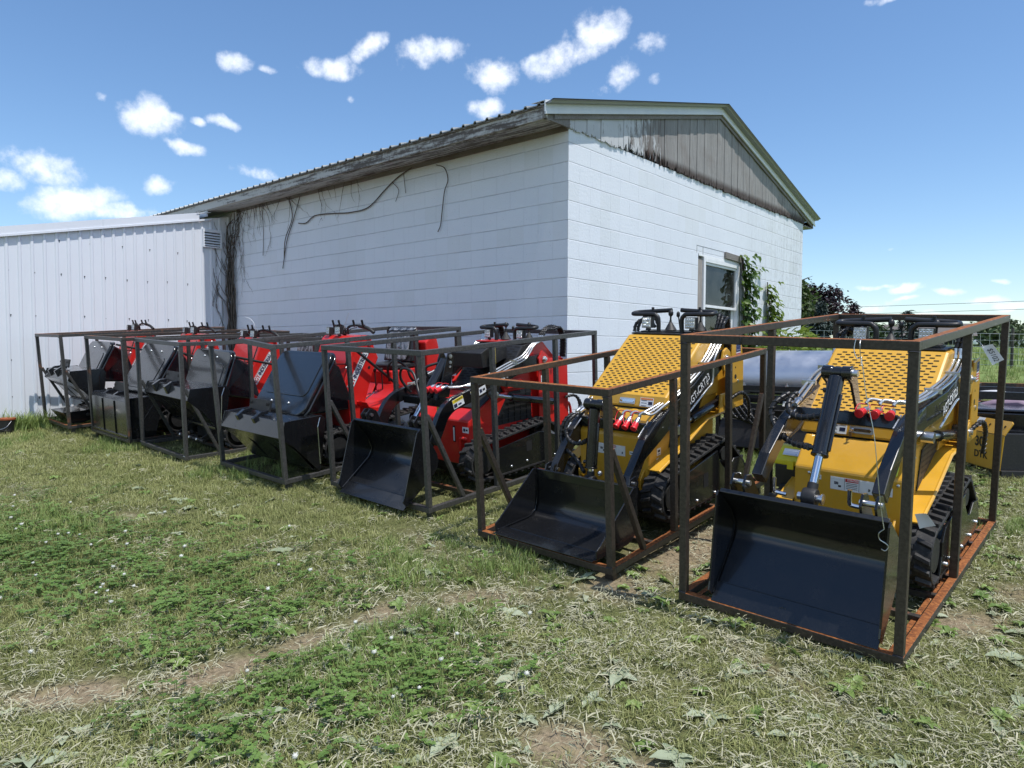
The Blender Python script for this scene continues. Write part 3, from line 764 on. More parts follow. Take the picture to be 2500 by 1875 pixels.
def crate(k):
    Wd, L, H, M = CR[k]; lab, mk = LB[k]; mat = MAT[mk]; t = .042 if k in 'GF' else .040
    c = thing('shipping_crate', lab, 'crate', M, 'steel shipping crates standing in a row')
    x0, x1 = -Wd / 2, Wd / 2; h = t / 2
    def beam(name, a, b, w=t, label=None, m=None):
        a, b = Vector(a), Vector(b); mb = MB(); d = b - a
        q = d.to_track_quat('Y', 'Z').to_matrix(); mb.box((a + b) / 2, (w, d.length, w), q)
        return build(name, mb, m or mat, c, .0035, 0, label)
    rb = MAT['steel_brown'] if k in 'GF' else mat
    # posts stand between the rails; front and back rails run through, side rails butt against them
    for z, nm in ((h, 'bottom_rail'), (H - h, 'top_rail')):
        if k == 'D' and nm == 'top_rail':
            mb = MB(); pts = [(x0, h, z - .002), (.05, h + .01, z + .045), (x1, h, z - .002)]
            for a, b in zip(pts, pts[1:]):
                mb.add([(a[0], a[1] - h, a[2] - h), (a[0], a[1] + h, a[2] - h), (a[0], a[1] + h, a[2] + h), (a[0], a[1] - h, a[2] + h),
                        (b[0], b[1] - h, b[2] - h), (b[0], b[1] + h, b[2] - h), (b[0], b[1] + h, b[2] + h), (b[0], b[1] - h, b[2] + h)],
                       [(3, 2, 1, 0), (4, 5, 6, 7), (0, 1, 5, 4), (1, 2, 6, 5), (2, 3, 7, 6), (3, 0, 4, 7)])
            build('top_rail', mb, mat, c, 0, 0, 'bent top rail')
        else:
            beam(nm, (x0, h, z), (x1, h, z))
        beam(nm, (x0, L - h, z), (x1, L - h, z))
        for s in (x0 + h, x1 - h):
            beam(nm, (s, t + .0005, z), (s, L - t - .0005, z), t - .001, None, rb if nm == 'bottom_rail' else None)
    for s in (x0 + h, x1 - h):
        ys = [h, L - h] + ([1.105] if k == 'G' else [.75, 1.54])
        for y in ys:
            rus = 'rusty post' if (k == 'B' and y == h) else None
            beam('post', (s, y, t + .0005), (s, y, H - t - .0005), t - .002, rus, MAT['steel_brown'] if rus else None)
        if k in 'ACEF': beam('brace', (s, h + .02, .735), (s, .37, t), t - .008)
        if k == 'F': beam('brace', (s, L - h - .02, .735), (s, L - .37, t), t - .008)
    # floor members
    for y in ((.52, .95, 1.38, 1.8) if k != 'G' else (.5, .82, 1.14, 1.46, 1.78, 2.06)):
        beam('floor_rail', (x0 + t, y, .018), (x1 - t, y, .018), .034, None, MAT['steel_mid'])
    if k in 'GF':
        for s in (x0 + t + .028, x1 - t - .028):
            mb = MB(); mb.bb(s - .012, s + .012, t, L - t, .002, .012); build('floor_strip', mb, MAT['steel_brown'], c, 0, 0)
    # stub feet under the corners
    for s in (x0 + .05, x1 - .05):
        for y in (.06, L - .06):
            mb = MB(); mb.bb(s - .03, s + .03, y - .02, y + .02, -.07, -.001); build('foot', mb, mat, c, .002, 0)
    # weld beads
    mb = MB()
    for s in (x0 + h, x1 - h):
        for z in (t + .003, H - t - .003): mb.tube([(s - h, -.0015, z), (s, -.003, z + .002), (s + h, -.0015, z)], .0035, 5)
    if k in 'GF': mb.tube([(x0 + .32, -.001, H - .002), (x0 + .325, -.003, H - h), (x0 + .32, -.001, H - t)], .005, 5)
    build_each('weld_bead', mb, MAT['steel_dark'] if k != 'C' else MAT['zinc'], c, 0, 40)
    return c
for k in 'GFEDCBA': crate(k)

# ------------------------------------------------------------------ shared machine pieces
def hull(pts):
    pts = sorted(set(pts))
    def half(P):
        o = []
        for p in P:
            while len(o) > 1 and (o[-1][0] - o[-2][0]) * (p[1] - o[-2][1]) - (o[-1][1] - o[-2][1]) * (p[0] - o[-2][0]) <= 0: o.pop()
            o.append(p)
        return o[:-1]
    return half(pts) + half(pts[::-1])
def track_loop(circles):
    P = []
    for (y, z, r) in circles:
        for i in range(40):
            a = 2 * PI * i / 40; P.append((round(y + r * math.cos(a), 5), round(z + r * math.sin(a), 5)))
    H = hull(P); out = []                       # resample evenly
    H.append(H[0]); L = 0; seg = []
    for a, b in zip(H, H[1:]): seg.append(math.dist(a, b)); L += seg[-1]
    n = int(L / .02); d = L / n; i = 0; acc = 0
    for k in range(n):
        s = k * d
        while acc + seg[i] < s: acc += seg[i]; i += 1
        q = (s - acc) / seg[i]; a, b = H[i], H[i + 1]; out.append((a[0] + (b[0] - a[0]) * q, a[1] + (b[1] - a[1]) * q))
    return out
def make_track(parent, sx, xin, xout, circles, lugs=True, lug_h=.02, mat=None):
    """rubber crawler with its side frame, wheels and bolts; sx = side"""
    mat = mat or MAT['black_rubber']
    P = track_loop(circles); n = len(P); th = .018; m = MB()
    a, b = sx * xin, sx * xout
    nrm = []
    for i in range(n):
        d = Vector((P[(i + 1) % n][0] - P[i - 1][0], P[(i + 1) % n][1] - P[i - 1][1])).normalized(); nrm.append((d.y, -d.x))
    Q = [(p[0] - q[0] * th, p[1] - q[1] * th) for p, q in zip(P, nrm)]
    vs = [(a, *p) for p in P] + [(b, *p) for p in P] + [(a, *p) for p in Q] + [(b, *p) for p in Q]; fs = []
    for i in range(n):
        j = (i + 1) % n
        fs += [(i, j, n + j, n + i), (2 * n + i, 3 * n + i, 3 * n + j, 2 * n + j), (i, 2 * n + i, 2 * n + j, j), (n + i, n + j, 3 * n + j, 3 * n + i)]
    m.add(vs, fs)
    mid = (a + b) / 2; w = (xout - xin)
    step = 4
    for i in range(0, n - 1, step):             # paired staggered lugs
        for half, (u0, u1), sh in ((0, (.02, .46), 0), (1, (.54, .98), 2)):
            k = (i + sh) % n; p, q = P[k], nrm[k]; tx, tz = -q[1], q[0]
            xa, xb = a + sx * w * u0, a + sx * w * u1
            V = []
            for (l, hh) in ((-.017, -.002), (.017, -.002), (.010, lug_h), (-.010, lug_h)):
                for xx, sk in ((xa, -.012 if half else .012), (xb, .012 if half else -.012)):
                    V.append((xx, p[0] + tx * (l + sk) + q[0] * hh, p[1] + tz * (l + sk) + q[1] * hh))
            m.add(V, [(0, 1, 3, 2), (2, 3, 5, 4), (4, 5, 7, 6), (6, 7, 1, 0), (0, 2, 4, 6), (1, 7, 5, 3)])
    tr = build('track', m, mat, parent, .002, 40)
    m = MB()
    for (y, z, r) in circles:                   # idlers and sprocket inside the loop
        m.lathe((a + sx * .02, y, z), (sx, 0, 0), [(.02, 0), (r - .03, 0), (r - .03, w * .35), (r - .06, w * .4), (r - .06, w - .03), (.02, w - .03)], 20)
    build_each('wheel', m, MAT['black_matte'], tr, 0, 35)
    return tr
def side_plate(parent, sx, x, poly, t=.012, bolts=(), mat=None, window=None):
    m = MB(); m.prism(poly, sx * x, sx * (x + t), 'x')
    o = build('track_frame', m, mat or MAT['black_gloss'], parent, .003, 0)
    m = MB()
    for (y, z) in bolts:
        m.lathe((sx * (x + t), y, z), (sx, 0, 0), [(.012, 0), (.012, .006), (.009, .011), (.004, .013)], 10)
    if bolts: build_each('bolt', m, MAT['zinc'], o, 0, 40)
    if window:
        m = MB(); y0, y1, z0, z1 = window; m.bb(sx * (x + t) + sx * .0005, sx * (x + t) + sx * .0015, y0, y1, z0, z1); build('access_hole', m, MAT['dark_void'], o, 0, 0)
    return o
def hose(parent, pts, r=.011, guard=True, name='hose', mat=None):
    m = MB(); m.tube(pts, r, 8, 6)
    if guard: m.coil(pts, r * 1.02, r * .36, r * 2.6, 5, 6)
    return build(name, m, mat or MAT['black_plastic'], parent, 0, 60)
def fitting(m, p, d, r=.012, l=.06):
    p, d = Vector(p), Vector(d).normalized()
    m.cyl(p, p + d * l * .35, r * 1.25, 6); m.cyl(p + d * l * .36, p + d * l, r, 10)
def label(parent, c, ex, ey, w, h, mat='label_white', parts=(), name='label', texts=()):
    """flat sticker w x h centred at c; parts: (x, y, w, h, material) in sticker units -.5...5"""
    ex, ey = Vector(ex).normalized(), Vector(ey); n = ex.cross(ey).normalized(); ey = n.cross(ex)
    m = MB(); m.slab(Vector(c), ex * w / 2, ey * h / 2, .0012); mats = [mat]
    for (px, py, pw, ph, mm) in parts:
        if mm not in mats: mats.append(mm)
        m.cur = mats.index(mm); m.slab(Vector(c) + n * (.0013 + .0002 * (len(m.cut) % 3)) + ex * (px * w) + ey * (py * h), ex * pw * w / 2, ey * ph * h / 2, .0006)
    for (body, size, px, py, mm, sq, bold) in texts:
        if mm not in mats: mats.append(mm)
        m.cur = mats.index(mm); text_into(m, body, size, frame_mat(Vector(c) + n * .0026 + ex * px + ey * py, ex, ey), sq, 0, bold)
    return build(name, m, [MAT[q] for q in mats], parent, 0, 0)
def warn_panel(parent, c, ex, ey, w, h):
    """three-field DANGER sticker"""
    P = [(-.33, 0, .29, .86, 'label_white'), (.33, 0, .29, .86, 'label_white'), (0, .33, .30, .24, 'label_red')]
    for k in range(4): P.append((0, .10 - .13 * k, .26, .035, 'ink_black'))
    P += [(-.1667, 0, .006, .9, 'ink_black'), (.1667, 0, .006, .9, 'ink_black'), (-.36, .02, .10, .22, 'ink_navy'), (-.28, -.2, .07, .16, 'ink_black'), (.30, .02, .10, .2, 'ink_navy'), (.40, .16, .03, .34, 'ink_black'), (.40, -.18, .05, .2, 'ink_black')]
    return label(parent, c, ex, ey, w, h, 'label_white', P, 'label', [('DANGER', h * .19, w * .02, h * .33, 'label_white', 1, 0)])
def text_panel(parent, c, ex, ey, w, h, mat='label_white', head=None, lines=4):
    P = [] if not head else [(0, .36, .92, .2, head)]
    for k in range(lines): P.append((-.2, .2 - .6 * k / max(1, lines - 1), .42, .05, 'ink_black')); 
    P.append((.28, -.08, .3, .34, 'ink_navy'))
    return label(parent, c, ex, ey, w, h, mat, P)
def coupler(parent, p, d, r=.022):
    d = Vector(d).normalized(); p = Vector(p); m = MB(); m.cyl(p - d * .055, p - d * .02, r * .55, 8); m.cyl(p - d * .02, p + d * .015, r * .85, 12)
    o = build('hydraulic_coupler', m, MAT['zinc'], parent, 0, 40)
    m = MB(); m.lathe(p + d * .012, d, [(r * .8, 0), (r, .004), (r, .04), (r * 1.15, .044), (r * 1.15, .055), (.003, .058)], 14)
    s = d.cross(Vector((0, 0, 1))).normalized(); m.tube([p + d * .03 + s * r, p + s * r * 2.4 - d * .01, p - d * .05 + s * r * 2.2 + Vector((0, 0, .02)), p - d * .07 + Vector((0, 0, .012))], .003, 6, 5)
    build('dust_cap', m, MAT['coupler_red'], o, 0, 40); return o
def work_lamp(parent, c, s=.1, yaw=0, depth=.05):
    R_ = Euler((rad(-6), 0, yaw)).to_matrix(); c = Vector(c)
    m = MB(); m.box(c, (s, depth, s), R_)
    for k in range(5): m.box(c + R_ @ Vector((-s * .4 + k * s * .2, depth * .62, 0)), (s * .06, depth * .5, s * .9), R_)
    m.box(c + R_ @ Vector((0, .01, -s * .62)), (s * .5, .012, s * .22), R_); m.cyl(c + Vector((0, .01, -s * .7)), c + Vector((0, .01, -s * .95)), .008, 8)
    o = build('work_lamp', m, MAT['black_matte'], parent, .004, 0)
    m = MB(); m.box(c + R_ @ Vector((0, -depth * .5 - .002, 0)), (s * .9, .004, s * .88), R_); l = build('lens', m, MAT['lamp_glass'], o, .002, 0)
    m = MB()
    for i in range(4):
        for j in range(3 if s > .08 else 2): m.lathe(c + R_ @ Vector((-s * .31 + i * s * .207, -depth * .5 - .0045, -s * .28 + j * s * .28)), R_ @ Vector((0, -1, 0)), [(s * .085, 0), (s * .07, .002), (s * .03, .0005)], 10)
    build('led_reflector', m, MAT['chrome'], l, 0, 40); return o
def joystick(parent, c, h=.10, r=.045):
    c = Vector(c); m = MB(); pr = [(r, 0)]
    for k in range(6):
        f = 1 - k / 7; pr += [(r * f, h * .55 * k / 6 + .004), (r * (f - .08), h * .55 * (k + .5) / 6)]
    pr.append((.01, h * .58)); m.lathe(c, (0, 0, 1), pr, 16)
    o = build('joystick', m, MAT['black_rubber'], parent, 0, 50)
    m = MB(); m.cyl(c + Vector((0, 0, h * .5)), c + Vector((0, .005, h * .85)), .007, 8); m.lathe(c + Vector((0, .005, h * .82)), (0, .05, 1), [(.008, 0), (.018, .012), (.02, .03), (.012, .045), (.003, .05)], 12)
    build('grip', m, MAT['black_plastic'], o, 0, 50); return o
def rotv(p, piv, a):
    y, z = p[0] - piv[0], p[1] - piv[1]; return (piv[0] + y * math.cos(a) + z * math.sin(a), piv[1] - y * math.sin(a) + z * math.cos(a))
def pin(m, p, d, r, l): p = Vector(p); d = Vector(d).normalized(); m.cyl(p - d * l / 2, p + d * l / 2, r, 14)
# ------------------------------------------------------------------ loader bucket (shared)
def bucket(parent, C, ang, sc=1.0, hw=.40, mat=None):
    """C = cutting edge (y,z); ang = dump angle; profile laid flat has the floor along +y"""
    mat = mat or MAT['black_gloss']
    def T(p):
        y, z = p[0] * sc, p[1] * sc; return (C[0] + y * math.cos(ang) - z * math.sin(ang), C[1] + y * math.sin(ang) + z * math.cos(ang))
    prof = [(0, 0), (.33, 0), (.375, .012), (.41, .04), (.43, .085), (.44, .16), (.432, .31)]
    m = MB(); m.sheet([T(p) for p in prof][::-1], -hw, hw, .009, 'x'); b = build('bucket', m, mat, parent, .002, 40)
    side = [(-.0, .0), (.0, .055), (.04, .075), (.405, .335), (.435, .335), (.449, .16), (.437, .08), (.415, .033), (.378, .004), (.33, -.008)]
    for s in (-1, 1):
        m = MB(); m.prism([T(p) for p in side], s * (hw + .0005), s * (hw + .010), 'x'); build('side_plate', m, mat, b, .002, 0)
    m = MB(); m.prism([T(p) for p in ((-.03, -.004), (-.03, .002), (.075, .012), (.075, .0005))], -hw + .002, hw - .002, 'x'); build('cutting_edge', m, mat, b, .001, 0)
    m = MB(); m.prism([T(p) for p in ((.428, .27), (.432, .33), (.455, .33), (.452, .27))], -hw + .001, hw - .001, 'x'); build('lip', m, mat, b, .004, 0)
    m = MB()
    for s in (-1, 1):                                   # weld seams in the corners
        m.tube([(s * (hw - .003), *T((y, z))) for y, z in ((.01, .011), (.33, .011), (.40, .04), (.43, .15), (.424, .3))], .004, 5)
    m.tube([(-hw + .02, *T((.078, .0135))), (hw - .02, *T((.078, .0135)))], .003, 5)
    build('weld_seam', m, mat, b, 0, 40)
    m = MB()
    for s in (-1, 1):
        for dx in (.27, .335):
            m.prism([T(p) for p in ((.449, .06), (.449, .30), (.47, .36), (.53, .37), (.565, .32), (.53, .12))], s * dx, s * (dx + .012), 'x')
    m.prism([T(p) for p in ((.449, .10), (.449, .20), (.475, .20), (.475, .10))], -.26, .26, 'x')
    build('hitch_plate', m, mat, b, .002, 0)
    m = MB()
    for s in (-1, 1): pin(m, (s * .309, *T((.51, .325))), (1, 0, 0), .014, .10)
    build_each('hitch_pin', m, MAT['zinc'], b, 0, 40)
    return b, T

def slot_panel(m, a, b, xh, rows, cols, w, h, off):
    """staggered slots on a slope running from a to b (y,z), half width xh"""
    d = Vector((b[0] - a[0], b[1] - a[1])); L = d.length; d.normalize(); nrm = (-d.y, d.x)
    for i in range(rows):
        s = L * (i + .5) / rows
        for j in range(cols):
            x = -xh + (2 * xh) * (j + (.25 if i % 2 else .75)) / cols
            c = Vector((x, a[0] + d.x * s + nrm[0] * off, a[1] + d.y * s + nrm[1] * off))
            pts = [(-w / 2 + h * .3, -h / 2), (w / 2 - h * .3, -h / 2), (w / 2, 0), (w / 2 - h * .3, h / 2), (-w / 2 + h * .3, h / 2), (-w / 2, 0)]
            m.add([c + Vector((p[0], d.x * p[1], d.y * p[1])) for p in pts], [tuple(range(6))])

def control_deck(o, y, z, s=1.0, lx=.10, ex=.34, hz=.13, lamp=.085, boot=.085):
    for sx in (-1, 1):
        m = MB(); L = [(sx * lx, y, z - .01), (sx * lx, y, z + hz * .7), (sx * (lx + .02), y, z + hz * .92), (sx * (lx + .05), y, z + hz), (sx * (ex - .03), y + .005, z + hz), (sx * ex, y + .04, z + hz + .004), (sx * (ex - .03), y + .085, z + hz + .01), (sx * (lx + .02), y + .10, z + hz + .02), (sx * (lx - .06), y + .10, z + hz + .025)]
        m.tube(L, .0165, 10, 5); m.cyl((sx * (lx + .1), y + .09, z + hz + .01), (sx * (lx + .1), y + .09, z + hz + .048), .011, 8)
        build('grab_bar', m, MAT['black_plastic'], o, 0, 60)
        work_lamp(o, (sx * (lx + .085), y - .012, z + hz * .52), lamp, 0, .04)
        joystick(o, (sx * (lx - .05) + (.02 if sx < 0 else .17), y + .06, z + .004), boot * 1.5, .046)
    m = MB(); m.cyl((.03, y + .10, z), (.02, y + .09, z + hz + .0), .005, 6); m.lathe((.02, y + .09, z + hz - .03), (0, 0, 1), [(.006, 0), (.014, .01), (.013, .035), (.004, .045)], 10)
    build('control_lever', m, MAT['black_plastic'], o, 0, 50)

def yellow_loader(k, xc, lab, up):
    Wd, L, H, M = CR[k]
    o = thing('skid_loader', lab, 'skid loader', M @ Matrix.Translation((xc, 0, 0)), 'stand-on skid loaders in the crates')
    Y = MAT['yellow_paint']; B = MAT['black_gloss']; P = (1.70, 1.06)
    rv = lambda y, z: rotv((y, z), P, up)
    # body and hood
    m = MB(); m.prism([(.80, .26), (.80, .615), (.955, .775), (1.74, .775), (1.74, .26)], -.285, .285, 'x'); body = build('body', m, Y, o, .012, 0)
    m = MB(); m.prism([(.957, .782), (.984, .868), (1.52, 1.232), (1.75, 1.236), (1.75, .782)], -.322, .322, 'x'); hood = build('engine_hood', m, Y, o, .016, 0)
    m = MB(); m.prism([(.962, .7755), (.962, .7815), (1.73, .7815), (1.73, .7755)], -.28, .28, 'x'); build('hood_seam', m, MAT['dark_void'], hood, 0, 0)
    m = MB(); slot_panel(m, (1.00, .88), (1.50, 1.22), .285, 25, 11, .030, .0085, .0012)
    build('vent_slot', m, MAT['dark_void'], hood, 0, 0)
    m = MB()
    for sx in (-1, 1):
        for i in range(9):
            for j in range(15):
                y = 1.09 + j * .027 + i * .012; z = .86 + i * .036
                if z > .80 + (y - 1.0) * .60 or y > 1.62: continue
                m.add([(sx * .3228, y - .012, z - .016), (sx * .3228, y - .005, z - .016), (sx * .3228, y + .012, z + .014), (sx * .3228, y + .005, z + .014)], [(0, 1, 2, 3)])
    build('side_vent_slot', m, MAT['dark_void'], hood, 0, 0)
    d = Vector((0, .984 - .957, .868 - .782)).normalized()
    lx = .02
    m = MB(); m.poly_plate((lx, .966, .826), (1, 0, 0), d, rrect(.125, .038, .006), .004); hl = build('hood_latch', m, MAT['zinc'], hood, 0, 0)
    m = MB(); m.poly_plate((lx + .006, .9615, .8265), (1, 0, 0), d, rrect(.096, .021, .01), .004); m.cyl((lx - .047, .960, .828), (lx - .047, .953, .825), .009, 10)
    build('handle', m, MAT['chrome'], hl, .001, 40)
    if k == 'G':
        m = MB(); m.cyl((lx - .047, .955, .826), (lx - .047, .94, .822), .003, 6); m.slab((lx - .05, .938, .805), (.008, 0, 0), (0, -.004, .015), .002); build('key', m, MAT['key_brown'], hl, 0, 0)
    text_panel(hood, ((-.11 if k == 'G' else .175), .9655, .826), (1, 0, 0), d, .105, .062, 'label_white', 'label_orange', 3)
    warn_panel(body, ((.03 if k == 'G' else -.01), .7985, (.548 if k == 'G' else .505)), (1, 0, 0), (0, 0, 1), .225, .072)
    if k == 'G':
        label(body, (-.155, .7985, .568), (1, 0, 0), (0, 0, 1), .045, .026, 'label_white', [(-.0, 0, .7, .25, 'ink_navy')])
        label(body, (.212, .7985, .542), (1, 0, 0), (0, 0, 1), .045, .048, 'label_white', [(0, -.25, .6, .06, 'ink_black')], 'label', [('9', .026, 0, .006, 'ink_black', 1, 0)])
    else:
        label(body, (.155, .7985, .50), (1, 0, 0), (0, 0, 1), .035, .024, 'label_white', [(-.0, 0, .7, .25, 'ink_navy')])
    m = MB(); dd = Vector((0, .155, .16)).normalized(); m.poly_plate((.232, .828, .652), (1, 0, 0), dd, rrect(.036, .062, .006), .006); hv = build('sight_plate', m, MAT['hi_vis'], body, .001, 0)
    m = MB()
    for t in (-.017, .017): m.lathe(Vector((.232, .822, .658)) + dd * t, (0, -.7, .68), [(.007, .0), (.007, .003), (.002, .0035)], 10)
    build_each('bolt', m, MAT['ink_black'], hv, 0, 40)
    m = MB()
    for x in (-.2, .26): m.lathe((x, .7995, .585), (0, -1, 0), [(.009, 0), (.009, .004), (.003, .008)], 10)
    for (y, z) in ((1.0, .7), (1.3, .74), (1.6, .74)):
        for sx in (-1, 1): m.lathe((sx * .2855, y, z), (sx, 0, 0), [(.008, 0), (.008, .004), (.003, .007)], 8)
    build_each('bolt', m, MAT['zinc'], body, 0, 40)
    for sx in (1,):
        label(body, (sx * .2856, .93, .50), (0, sx, 0), (0, 0, 1), .05, .05, 'label_white', [(0, .1, .6, .3, 'ink_navy'), (0, -.3, .7, .1, 'ink_black')])
        label(body, (sx * .2856, .925, .415), (0, sx, 0), (0, 0, 1), .055, .085, 'label_white', [(0, .2, .7, .3, 'ink_navy'), (0, -.25, .9, .35, 'ink_black')])
    # black side grille above the tracks
    for sx in (-1, 1):
        m = MB(); m.prism([(1.06, .50), (1.13, .72), (1.46, .765), (1.66, .765), (1.66, .66), (1.44, .64)], sx * .286, sx * .292, 'x'); g = build('side_grille', m, MAT['black_matte'], o, .002, 0)
        m = MB()
        for i in range(7):
            for j in range(16):
                y = 1.12 + j * .032 + (i % 2) * .016; z = .56 + i * .03
                if z < .50 + (y - 1.06) * .37 + .02 or z > .74 or y > 1.62: continue
                m.add([(sx * .2925, y - .010, z - .006), (sx * .2925, y + .006, z - .006), (sx * .2925, y + .010, z + .006), (sx * .2925, y - .006, z + .006)], [(0, 1, 2, 3)])
        build('vent_slot', m, MAT['ink_black'] if False else MAT['dark_void'], g, 0, 0)
        # fender flange over the track
        m = MB(); pl_ = [(.78, .405), (1.12, .505), (1.46, .635), (1.86, .655)]
        m.sheet(pl_, sx * .2855, sx * .375, .008, 'x'); m.tube([(sx * .372, *p) for p in pl_], .011, 8); build('fender', m, Y, o, 0, 40)
        # rear mast plates that carry the arm pivots
        m = MB(); big = [(1.46, .655), (1.55, .80), (1.585, .98), (1.64, 1.13), (1.69, 1.165), (1.95, 1.165), (2.0, 1.0), (2.0, .655)]
        m.prism(big, sx * .290, sx * .302, 'x'); m.prism([(1.78, .66), (1.80, 1.15), (1.96, 1.165), (2.0, 1.0), (2.0, .66)], sx * .395, sx * .405, 'x'); m.bb(sx * .303, sx * .394, 1.93, 1.945, .66, 1.15)
        m.prism([(1.60, .66), (1.62, .80), (1.79, .80), (1.79, .66)], sx * .390, sx * .402, 'x')
        mast = build('mast_plate', m, Y, o, .004, 0)
        m = MB(); m.prism([(1.63, 1.045), (1.66, 1.115), (1.71, 1.135), (1.765, 1.10), (1.785, 1.03), (1.74, .965), (1.67, .965)], sx * .390, sx * .408, 'x'); m.lathe((sx * .39, 1.72, .735), (sx, 0, 0), [(.06, 0), (.06, .022), (.03, .024), (.03, 0)], 16)
        build_each('pivot_boss', m, Y, mast, .003, 35)
        m = MB()
        for (y, z) in ((1.70, 1.06), (1.72, .735)):
            m.lathe((sx * .408, y, z), (sx, 0, 0), [(.026, 0), (.026, .006), (.016, .007), (.016, .022), (.004, .024)], 14)
        m.lathe((sx * .4055, 1.90, .86), (sx, 0, 0), [(.014, 0), (.014, .004), (.002, .005)], 10)
        build('pivot_pin', m, MAT['zinc'], mast, 0, 40)
        m = MB(); 
        for (y, z, r) in ((1.86, .90, .018), (1.86, .97, .008)): m.lathe((sx * .4052, y, z), (sx, 0, 0), [(r, 0), (r, .0006), (.001, .0007)], 14)
        build_each('plate_hole', m, MAT['dark_void'], mast, 0, 0)
    fl = label(o, (.4056, 1.905, 1.085), (0, 1, 0), (0, 0, 1), .075, .12, 'label_white', [(0, -.12 - .13 * i, 1, .06, 'label_red') for i in range(3)] + [(0, .25, 1, .5, 'flag_blue')] + [(-.33 + .22 * i, .12 + .12 * j, .07, .045, 'label_white') for i in range(4) for j in range(3)], 'flag_sticker')
    # chassis
    m = MB(); m.prism([(.815, .10), (.815, .258), (1.8, .258), (1.8, .10)], -.27, .27, 'x'); build('chassis', m, MAT['black_matte'], o, .004, 0)
    m = MB()
    for sx in (-1, 1): m.prism([(.74, .27), (.74, .34), (.80, .40), (.80, .27)], sx * .245, sx * .257, 'x'); m.lathe((sx * .225, .735, .335), (1, 0, 0), [(.016, 0), (.034, 0), (.034, .02), (.016, .02), (.016, 0)], 16)
    build_each('tow_eye', m, Y, o, .002, 35, 2)
    # tracks
    circ = [(.835, .235, .150), (1.60, .365, .112), (1.83, .185, .105)]
    for sx in (-1, 1):
        make_track(o, sx, .292, .452, circ)
        side_plate(o, sx, .440, [(.90, .10), (1.72, .085), (1.90, .105), (1.945, .17), (1.90, .235), (1.84, .29), (1.74, .30), (1.66, .25), (1.58, .26), (1.50, .33), (1.47, .415), (.99, .35), (.93, .28), (.93, .20)], .014,
                   [(1.02, .135), (1.15, .125), (1.42, .115), (1.66, .115), (1.84, .15)], window=(1.25, 1.32, .19, .29))
    # lift arms
    poly = [(1.745, 1.115), (1.665, 1.125), (1.25, .922), (1.0, .80), (.84, .725), (.70, .63), (.52, .43), (.45, .31), (.53, .27), (.60, .38), (.70, .50), (.92, .605), (1.05, .69), (1.25, .785), (1.765, 1.015)]
    def xin(y): return -.062 * smooth(1.30, .80, y) if False else -.062 * (1 - smooth(.80, 1.30, y))
    poly = [rv(*p) for p in poly]
    for sx in (-1, 1):
        m = MB(); m.prism(poly, sx * .328, sx * .384, 'x'); m.v = [(v[0] + sx * xin(v[1]), v[1], v[2]) for v in m.v]; arm = build('lift_arm', m, B, o, .004, 0)
        ex = Vector((0, *(Vector(rv(1.6, 1.02)) - Vector(rv(1.0, .70))))).normalized(); fx = ex * sx
        if sx > 0:
            c = rv(1.32, .875); text('lettering', 'AGT-CRT23', .075, frame_mat((.3855, c[0], c[1]), ex, (0, -ex.z, ex.y)), MAT['label_white'], arm, .9)
            c = rv(.955, .690); label(arm, (.3865 + xin(c[0]), c[0], c[1]), ex, (0, -ex.z, ex.y), .125, .055, 'label_white', [(-.25, 0, .44, .86, 'label_white'), (-.25, 0, .26, .36, 'ink_navy'), (.25, 0, .2, .5, 'ink_black'), (.3, .1, .12, .2, 'label_white'), (0, 0, .015, .9, 'ink_black')])
            if k == 'F':
                e2 = Vector((0, *(Vector(rv(.84, .66)) - Vector(rv(.62, .53))))).normalized(); c = rv(.775, .612)
                label(arm, (.3855 + xin(c[0]), c[0], c[1]), e2, (0, -e2.z, e2.y), .125, .05, 'label_white', [(0, 0, .94, .86, 'label_tan'), (.12, .0, .34, .3, 'ink_black'), (.3, .12, .1, .5, 'ink_black')])
        else:
            c = rv(.80, .655); label(arm, (-.30, c[0] - .02, c[1] + .075), (1, 0, 0), (0, .5, 1), .05, .03, 'label_white', [(0, 0, .5, .4, 'ink_black')])
        m = MB()   # weld run down the elbow
        pts = [rv(.835 - .018 * i, .722 - .012 * i) for i in range(8)]
        m.tube([(sx * .262, p[0], p[1] + .002) for p in pts], .005, 5); build('weld_seam', m, MAT['zinc'], arm, 0, 40)
        # lift cylinder under the arm
        f = rv(1.03, .64); m = MB(); m.cyl((sx * .345, 1.66, .725), (sx * .345, 1.66 + (f[0] - 1.66) * .62, .725 + (f[1] - .725) * .62), .032, 16); m.lathe((sx * .325, 1.72, .735), (sx, 0, 0), [(.04, 0), (.04, .05), (.01, .05)], 14)
        lc = build('lift_cylinder', m, B, o, 0, 40)
        m = MB(); m.cyl((sx * .345, 1.66 + (f[0] - 1.66) * .62, .725 + (f[1] - .725) * .62), (sx * .345, f[0], f[1]), .017, 12); m.lathe((sx * .325, *f), (sx, 0, 0), [(.03, 0), (.03, .06), (.006, .062)], 14); build('rod', m, MAT['zinc'], lc, 0, 40)
    cb = rv(.835, .680)
    m = MB(); m.box((0, cb[0], cb[1]), (.53, .085, .075), Euler((up * -1, 0, 0)).to_matrix()); xb = build('cross_beam', m, B, o, .008, 0)
    piv = (.615, 1.19) if k == 'G' else (.615, .855); low = (.275, .60) if k == 'G' else (.535, .335)
    m = MB()
    for x in (-.075, .047):
        m.prism([rv(.80, .715), rv(.885, .715), (piv[0] + .09, piv[1] + .0), (piv[0] + .03, piv[1] + .035), (piv[0] - .03, piv[1] + .025), (piv[0] - .03, piv[1] - .03), (piv[0] + .02, piv[1] - .06)], x, x + .014, 'x')
    build('cylinder_bracket', m, B, o, .003, 0)
